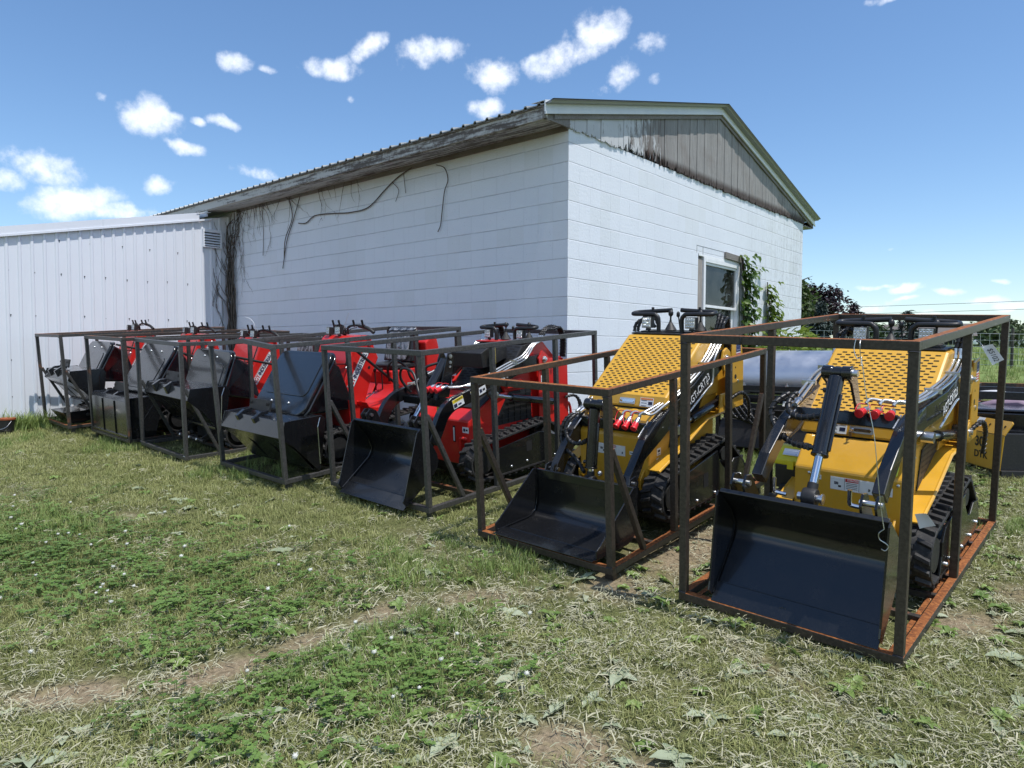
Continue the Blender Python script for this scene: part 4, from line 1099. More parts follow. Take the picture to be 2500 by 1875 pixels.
    dv = Vector((low[0] - piv[0], low[1] - piv[1])); Lc = dv.length; dv.normalize(); pt = lambda s: (-.007, piv[0] + dv.x * s, piv[1] + dv.y * s)
    bl = .80 * Lc if k == 'F' else .66 * Lc
    m = MB(); m.cyl(pt(.03), pt(bl), .040, 22); m.cyl(pt(bl), pt(bl + .012), .043, 22); m.lathe((-.062, *piv), (1, 0, 0), [(.02, -.02), (.036, -.018), (.036, .03), (.031, .032), (.031, .078), (.036, .08), (.036, .128), (.02, .13)], 18)
    q = Vector(pt(.10)); m.cyl(q + Vector((-.05, -.012, 0)), q + Vector((-.02, -.01, 0)), .012, 10); q = Vector(pt(bl - .03)); m.cyl(q + Vector((-.055, -.012, 0)), q + Vector((-.02, -.01, 0)), .012, 10); m.tube([Vector(pt(.12)) + Vector((.043, -.01, 0)), Vector(pt(bl - .02)) + Vector((.043, -.01, 0))], .009, 8)
    cyl_ = build('tilt_cylinder', m, B, o, .002, 40)
    m = MB(); m.cyl(pt(bl + .012), pt(Lc - .07), .021, 18); build('rod', m, MAT['chrome'], cyl_, 0, 40)
    m = MB(); m.cyl(pt(Lc - .075), pt(Lc - .03), .026, 16); m.lathe(Vector(pt(Lc)) - Vector((.034, 0, 0)), (1, 0, 0), [(.015, 0), (.045, 0), (.048, .01), (.048, .056), (.045, .066), (.015, .066)], 20); build('rod_eye', m, MAT['black_matte'], cyl_, .002, 40)
    m = MB(); pin(m, (-.007 + .05, *piv), (1, 0, 0), .018, .10); pin(m, pt(Lc), (1, 0, 0), .02, .12); m.lathe(Vector(pt(Lc)) + Vector((.055, 0, 0)), (1, 0, 0), [(.028, 0), (.028, .008), (.012, .01)], 16); m.lathe((.062, *piv), (1, 0, 0), [(.022, 0), (.022, .008), (.01, .01)], 14)
    if k == 'F': m.lathe((.036, .565, .40), (1, -.3, 0), [(.006, 0), (.014, .01), (.018, .024), (.012, .036), (.002, .04)], 12)
    build('pivot_pin', m, MAT['zinc'], cyl_, 0, 40)
    # bucket
    if k == 'G': b, T = bucket(o, (.03, .065), rad(46.5))
    else: b, T = bucket(o, (.01, .062), 0)
    m = MB()
    for x in ((-.2, .17) if k == 'G' else ()):
        m.tube([(x, .30, .665), (x, .30, .60), (x + .01, .305, .588), (x + .06, .31, .583)], .011, 10, 3)
    if k == 'G': build_each('lock_pin', m, MAT['chrome'], o, 0, 50)
    # hard lines along the arms, clamps and couplers
    def armpt(s, off): # s 0 at pivot .. 1 at elbow, along the top edge
        a, b2 = (1.60, 1.10), (.86, .745); return rv(a[0] + (b2[0] - a[0]) * s, a[1] + (b2[1] - a[1]) * s + off)
    m = MB()
    for i, x in enumerate((.325, .350, .375)):
        P0 = [(x, 1.66 + .012 * i, 1.19), (x, *armpt(-.02, .05))] + [(x + xin(armpt(s, 0)[0]), *armpt(s, .02)) for s in (.12, .4, .7)]
        tx = (.11, .175, .24)[i]; e = rv(.80, .745)
        P0 += [(x - .055, *armpt(.84, .025)), ((x + tx) / 2, e[0] + .02, e[1] + .035), (tx + .02, e[0] - .015, e[1] + .05), (tx, e[0] - .04, e[1] + .03)]
        m.tube(P0, .0085, 8, 5)
    m.tube([(.39, 1.66, 1.18), (.396, *armpt(.1, 0)), (.396, 1.50, .91), (.396, 1.40, .86), (.396, 1.10, .72)] if k == 'F' else [(.39, 1.66, 1.18), (.396, *armpt(.1, 0)), (.396, 1.48, .98), (.396, 1.36, .97), (.396, 1.0, .88)], .007, 8, 4)
    for i, x in enumerate((-.33, -.362)):
        m.tube([(x, 1.66, 1.19), (x, *armpt(-.02, .05))] + [(x - xin(armpt(s, 0)[0]), *armpt(s, .022)) for s in (.12, .4, .7, .97)], .0085, 8, 5)
    hl_ = build('hydraulic_line', m, MAT['tube_silver'], o, 0, 60)
    m = MB()
    for sx in (-1, 1):
        for s in (.22, .62): q = armpt(s, .022); m.box((sx * (.35 + xin(q[0])), *q), (.085, .018, .03))
    build_each('line_clamp', m, MAT['zinc'], hl_, .003, 0)
    m = MB()
    for x in (.325, .350, .375): fitting(m, (x, 1.655, 1.185), (0, .25, 1), .012, .06)
    for x in (-.33, -.362):
        q = armpt(1.0, .022); fitting(m, (x + .06, *q), (0, -.9, -.3), .012, .07); fitting(m, (x, 1.655, 1.185), (0, .25, 1), .012, .06)
    build_each('hose_fitting', m, MAT['zinc'], hl_, 0, 40, 2)
    for i, tx in enumerate((.11, .175, .24)):
        e = rv(.80, .745); coupler(o, (tx, e[0] - .065, e[1] - .005), (0.05 * (i - 1), -.75, -.55) if k == 'F' else (.1 * (i - 1), -1, -.12), .02)
    # hoses
    for i, x in enumerate((.325, .350, .375)):
        hose(o, [(x, 1.67, 1.235), (x + .01, 1.70, 1.31), (x + .0, 1.76, 1.375 - .02 * i), (x - .02, 1.84, 1.33), (x - .03, 1.88, 1.20), (x - .03, 1.89, 1.05)], .012)
    for i, x in enumerate((-.33, -.362)):
        hose(o, [(x, 1.67, 1.235), (x + .005, 1.69, 1.30), (x + .04, 1.74, 1.365 - .03 * i), (x + .10, 1.76, 1.35 - .03 * i), (x + .14, 1.76, 1.27)], .012)
    q0, q1 = armpt(1.09, .012), Vector(pt(.10)) + Vector((-.05, -.012, 0)); q2 = Vector(pt(bl - .03)) + Vector((-.055, -.012, 0))
    if k == 'G':
        hose(o, [(-.262, .74, 1.045), (-.275, .67, 1.01), (-.255, .62, .965), (-.20, .58, .945), (-.13, .55, .95), (-.075, .535, .965), (-.045, .53, .97)], .015)
        hose(o, [(-.305, .74, 1.04), (-.345, .66, 1.0), (-.36, .63, .945), (-.335, .61, .885), (-.27, .58, .83), (-.19, .53, .805), (-.11, .48, .81), (q2.x, q2.y, q2.z)], .015)
    else:
        hose(o, [(-.262, .75, .745), (-.275, .68, .71), (-.29, .65, .655), (-.26, .63, .59), (-.19, .61, .565), (-.11, .60, .58), (-.05, .575, .615)], .013)
        hose(o, [(-.30, .75, .74), (-.325, .68, .69), (-.335, .65, .59), (-.29, .63, .515), (-.20, .62, .465), (-.12, .59, .415), (q2.x, q2.y, .395)], .013)
    hose(o, [(.41, 1.74, .74), (.45, 1.86, .78), (.455, 1.98, .70), (.44, 2.03, .55)], .012)
    # control deck
    m = MB(); m.bb(-.30, .30, 1.53, 1.745, 1.237, 1.247); m.bb(-.26, .26, 1.60, 1.74, 1.2475, 1.256); build('control_panel', m, MAT['black_plastic'], o, .003, 0)
    control_deck(o, 1.60, 1.256)
    return o
yellow_loader('G', .04, 'yellow skid loader nearest the camera with its black bucket tipped upright', rad(15.4))
yellow_loader('F', .02, 'yellow skid loader with its black bucket lying flat on the crate floor', 0.0)

# small things hanging on the nearest loader and its crate
MG = CR['G'][3]
def inG(p): return MG @ Vector(p)
tb = thing('toolbox', 'black toolbox with yellow lid standing beside the hood of the nearest yellow loader', 'toolbox', MG @ Matrix.Translation((-.335, 1.10, .40)))
m = MB(); m.prism([(-.075, 0), (.10, 0), (.10, .15), (-.085, .15), (-.085, .12)], -.11, .09, 'x'); build('base', m, MAT['black_plastic'], tb, .006, 0)
m = MB(); m.prism([(-.092, .151), (.107, .151), (.107, .20), (.05, .255), (-.01, .255), (-.092, .185)], -.117, .097, 'x'); ld = build('lid', m, MAT['toolbox_yellow'], tb, .008, 0)
label(ld, (-.02, -.0535, .2265), (1, 0, 0), (0, .76, .65), .10, .05, 'label_white', [(0, 0, .9, .8, 'zinc')])
m = MB(); m.bb(-.03, .01, -.104, -.0925, .13, .185); build('latch', m, MAT['toolbox_yellow'], tb, .003, 0)
def paper(name, lab, corners, writing=None, wsize=.05):
    cs = [Vector(c) for c in corners]; n = (cs[1] - cs[0]).cross(cs[3] - cs[0]).normalized(); mb = MB(); N = 8; vs = []
    for j in range(N + 1):
        for i in range(N + 1):
            a, b = i / N, j / N; p = cs[0] * (1 - a) * (1 - b) + cs[1] * a * (1 - b) + cs[2] * a * b + cs[3] * (1 - a) * b
            vs.append(p + n * (.004 * math.sin(a * 3.1) + .003 * math.sin(b * 4)))
    F_ = [(j * (N + 1) + i, j * (N + 1) + i + 1, (j + 1) * (N + 1) + i + 1, (j + 1) * (N + 1) + i) for j in range(N) for i in range(N)]
    k_ = len(vs); mb.add(vs + [v - n * .0006 for v in vs], F_ + [tuple(k_ + q for q in f[::-1]) for f in F_])
    t = thing(name, lab, 'tag', Matrix.Translation(sum(cs, Vector()) / 4)); inv = t.matrix_world.inverted()
    mb.v = [tuple(inv @ Vector(v)) for v in mb.v]
    build('paper', mb, MAT['label_white'], t, 0, 60); return t, n, cs, inv
gv = [inG(p) for p in ((.485, 1.70, 1.258), (.525, 1.70, 1.268), (.565, 1.70, 1.14), (.525, 1.70, 1.128))]
# price tag: corners on a plane facing the aisle
def lerpc(A, t): return [a * (1 - t) + b * t for a, b in zip(*A)]
tg, n_, cs, inv = paper('price_tag', 'white paper price tag with handwritten number hanging by the back post of the nearest crate',
    [inG(p) for p in ((.503, 1.6, 1.266), (.557, 1.605, 1.281), (.616, 1.61, 1.194), (.563, 1.605, 1.160))])
c_ = sum(cs, Vector()) / 4; ex_ = (cs[3] - cs[0]); ey_ = (cs[1] - cs[0]); nn = ex_.cross(ey_).normalized()
text('handwriting', '$5102', .036, inv @ frame_mat(c_ + nn * .0085 + ex_.normalized() * .004, ex_, ey_), MAT['ink_black'], tg, .9, .25)
m = MB(); p0 = inv @ (cs[0] + (cs[2] - cs[0]) * .12); m.tube([p0, p0 + Vector((-.02, .02, .03)), p0 + Vector((-.05, .05, .05))], .0012, 5, 4); build('string', m, MAT['label_white'], tg, 0, 0)
tg2, n_, cs, inv = paper('paper_tag', 'blank white paper tag lying on the front of the nearest loader track',
    [inG(p) for p in ((.404, .70, .478), (.456, .70, .492), (.497, .72, .432), (.426, .72, .402))])
tw = thing('tie_wire', 'thin loose wire hanging from the nearest crate top rail to its bucket corner', 'wire', MG.copy())
m = MB(); P_ = [(.300, -.004, 1.418), (.296, -.012, 1.37), (.310, -.012, 1.335), (.327, -.008, 1.325), (.350, -.006, 1.18), (.385, -.008, 1.03), (.402, -.012, .92), (.416, -.012, .80), (.432, -.01, .68), (.446, -.012, .605)]
m.tube(P_, .0018, 5, 5); m.tube([(.315, .02, 1.418), (.319, -.012, 1.40), (.322, -.012, 1.35), (.327, -.008, 1.325)], .0018, 5, 5)
m.tube([(.446, -.012, .605), (.428, -.02, .585), (.432, -.02, .56), (.456, -.016, .545), (.466, -.012, .53), (.455, -.015, .512), (.44, -.02, .518)], .0022, 5, 5)
for i in range(5): m.lathe((.325 + .0005 * i, -.008, 1.335 - .008 * i), (0, 0, 1), [(.001, 0), (.004, .002), (.004, .005), (.001, .007)], 6)
build('wire', m, MAT['zinc'], tw, 0, 0)

# ------------------------------------------------------------------ red skid loader
def red_loader():
    Wd, L, H, M = CR['E']
    o = thing('skid_loader', 'red skid loader with black arms between the dumpers and the yellow loaders', 'skid loader', M @ Matrix.Translation((.045, 0, 0)), 'stand-on skid loaders in the crates')
    Rp = MAT['red_paint']; B = MAT['black_gloss']; BM = MAT['black_matte']
    m = MB(); m.prism([(.70, .17), (.70, .55), (.78, .60), (1.02, .735), (1.5, .735), (1.5, .25), (1.0, .20)], -.325, .325, 'x'); body = build('body', m, Rp, o, .012, 0)
    m = MB(); m.prism([(.83, .6365), (.83, .642), (1.02, .748), (1.10, .748), (1.10, .737), (1.022, .737)], .06, .325, 'x'); build('hatch', m, BM, body, .003, 0)
    m = MB(); m.bb(.135, .165, .6975, .699, .36, .50); s_ = build('level_gauge', m, MAT['dark_void'], body, 0, 0)
    m = MB(); m.bb(.143, .157, .694, .697, .37, .485); build('glass', m, MAT['label_white'], s_, 0, 0)
    label(body, (.292, .699, .475), (1, 0, 0), (0, 0, 1), .075, .05, 'label_white', [(-.2, 0, .3, .5, 'ink_navy'), (.2, 0, .3, .3, 'ink_black')])
    m = MB(); m.tube([(.32, .69, .40), (.26, .675, .405), (.245, .675, .37), (.245, .675, .27), (.26, .675, .23), (.32, .69, .23)], .016, 8, 4); build('grab_loop', m, Rp, body, 0, 60)
    for x, y, z in ((-.045, .735, .625), (.375, .78, .62)):
        d = Vector((0, .25, .97)).normalized(); d = Vector((0, .1, 1)).normalized(); mm = MB(); mm.poly_plate((x, y - .03, z), (1, 0, 0), d, rrect(.034, .07, .004), .005); h_ = build('sight_plate', mm, MAT['hi_vis'], body, .001, 0)
    # red flank with black grid vent, black inner side
    for sx in (-1, 1):
        m = MB(); m.prism([(.99, .46), (1.20, .735), (1.49, .735), (1.49, .46)], sx * .3255, sx * .331, 'x'); g = build('side_grille', m, MAT['ink_black'], o, 0, 0)
        m = MB()
        for i in range(6): m.bb(sx * .3315, sx * .337, 1.02 + i * .08, 1.028 + i * .08, .47, min(.73, .47 + .8 * (.05 + i * .08)))
        for j in range(5): m.bb(sx * .3372, sx * .341, 1.03 + j * .04, 1.485, .50 + j * .05, .508 + j * .05)
        build('grid_bar', m, BM, g, 0, 0)
        m = MB(); m.prism([(1.12, .80), (1.50, 1.06), (1.50, .737), (1.16, .737)], sx * .30, sx * .322, 'x'); m.bb(sx * .3225, sx * .36, 1.16, 1.34, .77, .84); build('side_panel', m, Rp, o, .003, 0)
        # red mast
        m = MB(); m.prism([(1.50, .30), (1.50, 1.02), (1.56, 1.13), (1.62, 1.15), (1.68, 1.15), (1.86, .98), (1.96, .98), (1.96, .30)], sx * .30, sx * .312, 'x'); m.prism([(1.54, .34), (1.54, .98), (1.82, .98), (1.96, .90), (1.96, .34)], sx * .375, sx * .386, 'x'); m.bb(sx * .313, sx * .374, 1.90, 1.915, .34, .97)
        mast = build('mast_plate', m, Rp, o, .004, 0)
        m = MB(); m.prism([(1.53, 1.0), (1.58, 1.07), (1.64, 1.03), (1.69, .97), (1.65, .90), (1.58, .88), (1.54, .93)], sx * .386, sx * .402, 'x'); m.prism([(1.62, .58), (1.70, .70), (1.78, .58), (1.74, .50), (1.66, .50)], sx * .3865, sx * .400, 'x'); build_each('pivot_boss', m, Rp, mast, .003, 0)
        m = MB()
        for (y, z) in ((1.605, .985), (1.70, .585)):
            m.lathe((sx * .402, y, z), (sx, 0, 0), [(.03, 0), (.03, .006), (.018, .007), (.018, .022), (.004, .024)], 14)
        m.lathe((sx * .386, 1.72, .93), (sx, 0, 0), [(.012, 0), (.012, .03), (.003, .032)], 10); build('pivot_pin', m, MAT['zinc'], mast, 0, 40)
        if sx > 0:
            label(mast, (.3865, 1.60, .78), (0, 1, 0), (0, 0, 1), .06, .12, 'label_white', [(0, .3 - .15 * i, .8, .05, 'ink_black') for i in range(5)])
            m = MB(); m.tube([(.36, 1.92, .52), (.36, 1.99, .53), (.36, 2.02, .47), (.36, 2.02, .40), (.36, 1.99, .36), (.36, 1.92, .36)], .013, 8, 4); build('grab_loop', m, Rp, o, 0, 60)
    # black slotted screen, dark box with a yellow strip
    m = MB(); m.prism([(1.04, .74), (1.15, .80), (1.43, 1.125), (1.56, 1.14), (1.56, .74)], -.30, .30, 'x'); sc_ = build('engine_hood', m, BM, o, .008, 0)
    m = MB(); slot_panel(m, (1.16, .815), (1.425, 1.12), .27, 15, 6, .062, .011, .0015); build('vent_slot', m, MAT['dark_void'], sc_, 0, 0)
    m = MB(); m.prism([(1.02, .955), (1.00, 1.085), (1.09, 1.125), (1.33, 1.125), (1.33, 1.02), (1.12, .955)], -.19, .20, 'x'); bx = build('battery_box', m, BM, o, .006, 0)
    m = MB(); m.prism([(1.10, .985), (1.085, 1.10), (1.12, 1.128), (1.13, 1.128), (1.13, .985)], .222, .255, 'x'); build('strip', m, MAT['label_yellow'], bx, .002, 0)
    m = MB(); m.bb(-.30, .30, 1.44, 1.62, 1.14, 1.152); build('control_panel', m, Rp, o, .003, 0)
    # tracks
    circ = [(.71, .225, .155), (1.50, .34, .115), (1.78, .18, .10)]
    for sx in (-1, 1):
        make_track(o, sx, .345, .50, circ)
        side_plate(o, sx, .486, [(.80, .09), (1.62, .08), (1.84, .10), (1.86, .20), (1.55, .33), (1.40, .37), (.86, .31), (.80, .22)], .013, [(1.02, .13), (1.22, .14), (1.6, .12)], window=(1.22, 1.29, .22, .31))
        m = MB(); m.prism([(.82, .335), (1.45, .40), (1.45, .45), (.9, .40)], sx * .335, sx * .343, 'x'); build('track_guard', m, Rp, o, 0, 0)
    # arms: one curved black plate boom each side
    cl = [(1.605, .985), (1.38, .965), (1.18, .91), (.92, .835), (.66, .765), (.50, .73), (.40, .665), (.335, .56), (.27, .45)]
    cl = [Vector((0, *p)) for p in cl]; cv = catmull(cl, 5); top = []; bot = []
    for i, p in enumerate(cv):
        d = (cv[min(i + 1, len(cv) - 1)] - cv[max(i - 1, 0)]).normalized(); w = .052
        top.append((p.y - d.z * w * -1 * 1, p.z + d.y * -w)); bot.append((p.y - d.z * w, p.z + d.y * w))
    poly = top + bot[::-1]
    for sx in (-1, 1):
        m = MB(); m.prism(poly, sx * .335, sx * .385, 'x'); arm = build('lift_arm', m, B, o, .003, 0)
        if sx > 0:
            e = Vector((0, .95, .28)).normalized(); up_ = (0, -e.z, e.y)
            label(arm, (.3858, .545, .742), e, up_, .12, .075, 'label_white', [(0, .3, .98, .36, 'label_yellow'), (-.3, -.2, .3, .4, 'ink_navy'), (.1, -.25, .3, .2, 'ink_navy')], 'label', [('WARNING', .018, .008, .0225, 'ink_black', 1, 0)])
            label(arm, (.3858, .715, .783), e, up_, .05, .065, 'label_white', [(0, .05, .9, .8, 'label_yellow'), (.0, .1, .6, .3, 'ink_black'), (.0, -.2, .15, .3, 'ink_black')])
            label(arm, (.3858, .82, .805), e, up_, .09, .06, 'label_white', [(-.2, 0, .3, .5, 'ink_navy'), (.2, 0, .3, .3, 'ink_black')])
            text('lettering', '100 hydraulic', .045, frame_mat((.3858, 1.14, .895), (0, .95, .28), (0, -.28, .95)), MAT['label_white'], arm, .8, .3)
        m = MB(); m.prism([(.86, .80), (1.02, .83), (1.00, .72), (.93, .70), (.88, .74)], sx * .386, sx * .398, 'x'); build('cylinder_bracket', m, B, o, .003, 0)
        m = MB(); m.cyl((sx * .41, 1.14, .70), (sx * .41, 1.68, .59), .034, 16); lc = build('lift_cylinder', m, B, o, 0, 40)
        m = MB(); m.cyl((sx * .41, .95, .745), (sx * .41, 1.14, .70), .017, 12); m.lathe((sx * .399, .94, .748), (sx, 0, 0), [(.026, 0), (.03, .004), (.03, .034), (.012, .036)], 14); build('rod', m, MAT['zinc'], lc, 0, 40)
    m = MB(); m.box((0, .60, .71), (.668, .09, .07)); build('cross_beam', m, B, o, .008, 0)
    piv = (.71, 1.065); low = (.285, .545)
    m = MB()
    for x in (.02, .12): m.prism([(.55, .745), (.68, .745), (piv[0] + .045, piv[1]), (piv[0] + .02, piv[1] + .05), (piv[0] - .02, piv[1] + .05), (piv[0] - .045, piv[1])], x, x + .013, 'x')
    m.prism([(.57, .745), (.66, .745), (.68, .96), (.66, .96)], .034, .119, 'x'); build('cylinder_bracket', m, B, o, .003, 0)
    dv = Vector((low[0] - piv[0], low[1] - piv[1])); Lc = dv.length; dv.normalize(); pt = lambda s: (.077, piv[0] + dv.x * s, piv[1] + dv.y * s); bl = .58 * Lc
    m = MB(); m.cyl(pt(.02), pt(bl), .042, 20); m.cyl(pt(bl), pt(bl + .02), .036, 20); cy = build('tilt_cylinder', m, B, o, .002, 40)
    m = MB(); m.cyl(pt(bl + .02), pt(Lc - .06), .021, 16); build('rod', m, MAT['chrome'], cy, 0, 40)
    m = MB(); m.lathe((.04, *low), (1, 0, 0), [(.015, 0), (.042, 0), (.044, .07), (.015, .07)], 18); build('rod_eye', m, BM, cy, .002, 40)
    m = MB(); pin(m, (.077, *low), (1, 0, 0), .02, .11)
    for (y, z, r) in ((piv[0], piv[1] + .02, .018), (piv[0] - .005, piv[1] - .03, .014), (piv[0] - .01, piv[1] - .065, .01)): m.lathe((.1335, y, z), (1, 0, 0), [(r, 0), (r, .005), (.004, .006)], 12)
    build('pivot_pin', m, MAT['zinc'], cy, 0, 40)
    b, T = bucket(o, (-.065, .03), rad(36.5), 1.07, .42)
    # hydraulic lines in triples along the arms
    for sx in (-1, 1):
        m = MB()
        for i in range(3):
            x = sx * (.335 + .022 * i); m.tube([(x, 1.60, 1.15), (x, 1.50, 1.12), (x, 1.38, 1.035 - .012 * i), (x, 1.18, .985 - .014 * i), (x, .80, .88 - .01 * i), (x - sx * .04 * (1 + i), .66, .845), (sx * (.26 - .05 * i), .56, .85)], .0085, 8, 5)
        hl_ = build('hydraulic_line', m, MAT['tube_silver'], o, 0, 60)
        m = MB(); m.box((sx * .357, 1.24, .995), (.085, .02, .035)); m.box((sx * .357, .9, .895), (.085, .02, .035))
        build_each('line_clamp', m, MAT['zinc'], hl_, .003, 0)
        m = MB()
        for i in range(3): fitting(m, (sx * (.335 + .022 * i), 1.59, 1.145), (0, .5, .9), .011, .06)
        build_each('hose_fitting', m, MAT['zinc'], hl_, 0, 40, 2)
        for i in range(3):
            x = sx * (.335 + .022 * i)
            hose(o, [(x, 1.62, 1.19), (x, 1.68, 1.245), (x + sx * .01, 1.76, 1.275 - .015 * i), (x + sx * .02, 1.86, 1.25), (x + sx * .03, 1.90, 1.14), (x + sx * .02, 1.90, .98)], .011)
    for i in range(3): coupler(o, (.25 - .065 * i, .50, .85), (.1 * (i - 1), -.96, -.22), .02)
    hose(o, [(.0, .66, .83), (-.05, .60, .93), (-.03, .58, 1.0), (.03, .66, 1.03)], .012, False)
    hose(o, [(-.30, .62, .76), (-.34, .55, .88), (-.28, .52, .98), (-.16, .54, .95), (-.05, .50, .80), (.045, .44, .76)], .012, False)
    for i in range(2): hose(o, [(.40, 1.90, .60), (.44, 2.0, .60), (.45, 2.05 + .02 * i, .50), (.43, 2.02, .38), (.40, 1.94, .36)], .012)
    m = MB(); m.bb(-.28, .28, .82, 1.7, .08, .165); build('chassis', m, BM, o, .004, 0)
    control_deck(o, 1.53, 1.153, 1, .12, .34, .115, .075, .09)
red_loader()

# ------------------------------------------------------------------ tracked mini dumpers
def dumper(k, xc, lab, variant):
    Wd, L, H, M = CR[k]
    o = thing('tracked_dumper', lab, 'dumper', M @ Matrix.Translation((xc, 0, 0)), 'red tracked mini dumpers in the crates')
    Rp = MAT['red_paint']; B = MAT['black_lid']; BM = MAT['black_matte']
    # console: leaning red dash with chamfered brow
    side = [(.83, .60), (.86, .74), (.94, .97), (1.02, 1.165), (1.06, 1.195), (1.20, 1.195), (1.28, .96), (1.19, .80), (1.08, .52), (.98, .52)]
    m = MB(); m.prism(side, -.30, .30, 'x'); cons = build('console', m, Rp, o, .010, 0)
    m = MB()
    dl = Vector((0, .08, .23)).normalized()
    m.poly_plate((0, .905, .83), (1, 0, 0), (0, .28, .96), [(-.25, -.17), (.25, -.17), (.20, .10), (.10, .10), (.07, .14), (-.07, .14), (-.10, .10), (-.20, .10)], -.014)
    m.poly_plate((0, .984, 1.06), (1, 0, 0), (0, .36, .93), [(-.20, -.06), (.20, -.06), (.16, .10), (-.16, .10)], -.02)
    build('console_panel', m, Rp, cons, .006, 0)
    m = MB()
    for a, b in (((-.25, .871, .92), (-.12, .905, .93)), ((-.12, .905, .93), (-.08, .915, .965)), ((-.08, .915, .965), (.08, .915, .965)), ((.08, .915, .965), (.12, .905, .93)), ((.12, .905, .93), (.27, .915, .935)), ((.27, .915, .935), (.285, .985, 1.12))): m.cyl(a, b, .006, 6)
    build('panel_gap', m, MAT['dark_void'], cons, 0, 0)
    m = MB()
    for x, y, z in ((.27, .845, .68), (-.27, .845, .68), (.302, .90, .90), (.302, 1.17, 1.10)): m.lathe((x, y, z), (1 if x > .3 else 0, -1 if x < .3 else 0, .2), [(.012, 0), (.012, .005), (.004, .01)], 10)
    build_each('bolt', m, MAT['zinc'], cons, 0, 40)
    m = MB(); m.lathe((.3005, 1.16, .875), (1, 0, 0), [(.016, 0), (.016, .0008), (.001, .001)], 14); build_each('plate_hole', m, MAT['dark_void'], cons, 0, 0)
    ex = Vector((0, .55, .835)); up_ = Vector((0, -.835, .55)); c = Vector((.3006, 1.03, .865))
    label(cons, c, ex, up_, .40, .072, 'label_white', [(0, .46, 1, .05, 'ink_navy'), (0, -.46, 1, .05, 'ink_navy')], 'name_decal', [('AGT', .062, -.150, 0, 'label_red', .92, .0012), ('·INDUSTRIAL', .062, .045, 0, 'ink_navy', .78, .0012)])
    # lower bulkhead and foot tray
    m = MB(); m.prism([(.86, .14), (.86, .598), (.98, .518), (1.06, .518), (1.06, .14)], -.36, .36, 'x'); build('bulkhead', m, Rp, o, .008, 0)
    for sx in (-1, 1):
        m = MB(); m.sheet([(.985, .56), (1.02, .50), (1.10, .475), (1.28, .50), (1.40, .56), (1.46, .66)], sx * .02, sx * .46, .012, 'x'); m.prism([(1.00, .52), (1.10, .455), (1.30, .48), (1.42, .55), (1.42, .60), (1.28, .52), (1.1, .50)], sx * .462, sx * .476, 'x'); build('foot_tray', m, Rp, o, .004, 40)
    m = MB(); m.bb(-.20, .24, 1.46, 1.92, .56, .80); m.prism([(1.88, .50), (1.88, 1.06), (1.93, 1.10), (2.04, 1.10), (2.06, 1.0), (2.06, .50)], -.28, .32, 'x'); build('engine_cover', m, Rp, o, .014, 0)
    m = MB(); m.prism([(1.50, .805), (1.50, .86), (1.78, .86), (1.80, .805)], -.20, .24, 'x'); m.prism([(1.72, .865), (1.80, 1.17), (1.84, 1.21), (1.86, 1.19), (1.84, .865)], -.23, .25, 'x'); seat = build('seat', m, MAT['seat_black'], o, .03, 40)
    m = MB(); m.poly_plate((.01, 1.755, 1.03), (1, 0, 0), (0, .25, .97), rrect(.38, .30, .05), .012); m.prism([(1.80, 1.19), (1.84, 1.222), (1.865, 1.20), (1.84, 1.205)], -.21, .23, 'x'); build('plastic_wrap', m, MAT['clear_plastic'], seat, .006, 40)
    m = MB()
    for (x, y) in ((.05, 1.40), (.14, 1.42)): m.cyl((x, y, .60), (x, y, .80), .007, 8); m.lathe((x, y, .79), (0, 0, 1), [(.008, 0), (.018, .01), (.018, .035), (.004, .045)], 10)
    build('control_lever', m, BM, o, 0, 50)
    # tracks
    circ = [(.62, .195, .155), (1.62, .30, .11), (1.80, .16, .10)]
    for sx in (-1, 1):
        make_track(o, sx, .37, .52, circ)
        side_plate(o, sx, .508, [(.70, .09), (1.7, .07), (1.85, .12), (1.80, .22), (1.55, .30), (.80, .28), (.70, .20)], .012, [(.9, .13), (1.3, .12)])
    m = MB(); m.bb(-.34, .34, .52, 1.9, .08, .155); m.bb(-.34, .34, .52, .85, .156, .33); build('chassis', m, BM, o, .004, 0)
    # handlebars
    m = MB()
    for sx in (-1, 1):
        m.tube([(sx * .02, 1.14, 1.205), (sx * .03, 1.13, 1.27), (sx * .10, 1.14, 1.29), (sx * .24, 1.17, 1.285), (sx * .33, 1.19, 1.245), (sx * .37, 1.20, 1.215)], .011, 8, 5)
        m.tube([(sx * .18, 1.16, 1.286), (sx * .30, 1.18, 1.262), (sx * .37, 1.20, 1.217)], .018, 10, 4)
    hb = build('handlebar', m, BM, o, 0, 60)
    m = MB()
    for x in (-.25, -.14, .12, .27): m.cyl((x, 1.15, 1.28), (x + .01, 1.13, 1.345), .011, 8); m.cyl((x, 1.15, 1.29), (x + .1, 1.10, 1.30), .006, 6)
    build('brake_lever', m, BM, hb, 0, 50)
    m = MB()
    for s in range(4): m.tube([(-.2 + .12 * s, 1.15, 1.27), (-.15 + .1 * s, 1.08, 1.26), (-.05 + .04 * s, 1.08, 1.22), (0, 1.12, 1.19)], .005, 6, 4)
    build('control_cable', m, BM, hb, 0, 50)
    work_lamp(o, (-.20, 1.06, 1.243), .075, rad(-8), .04); work_lamp(o, (.06 if variant != 'D' else -.02, 1.055, 1.247), .08, rad(6), .04)
    if k in 'CD':
        m = MB(); m.tube([(.02, 1.10, 1.26), (.03, 1.08, 1.36), (-.02, 1.06, 1.42), (-.12, 1.05, 1.44)] if k == 'C' else [(.0, 1.10, 1.26), (.05, 1.10, 1.33), (.11, 1.10, 1.42)], .0025, 5, 5); build('cable_tie', m, MAT['label_white'], hb, 0, 50)
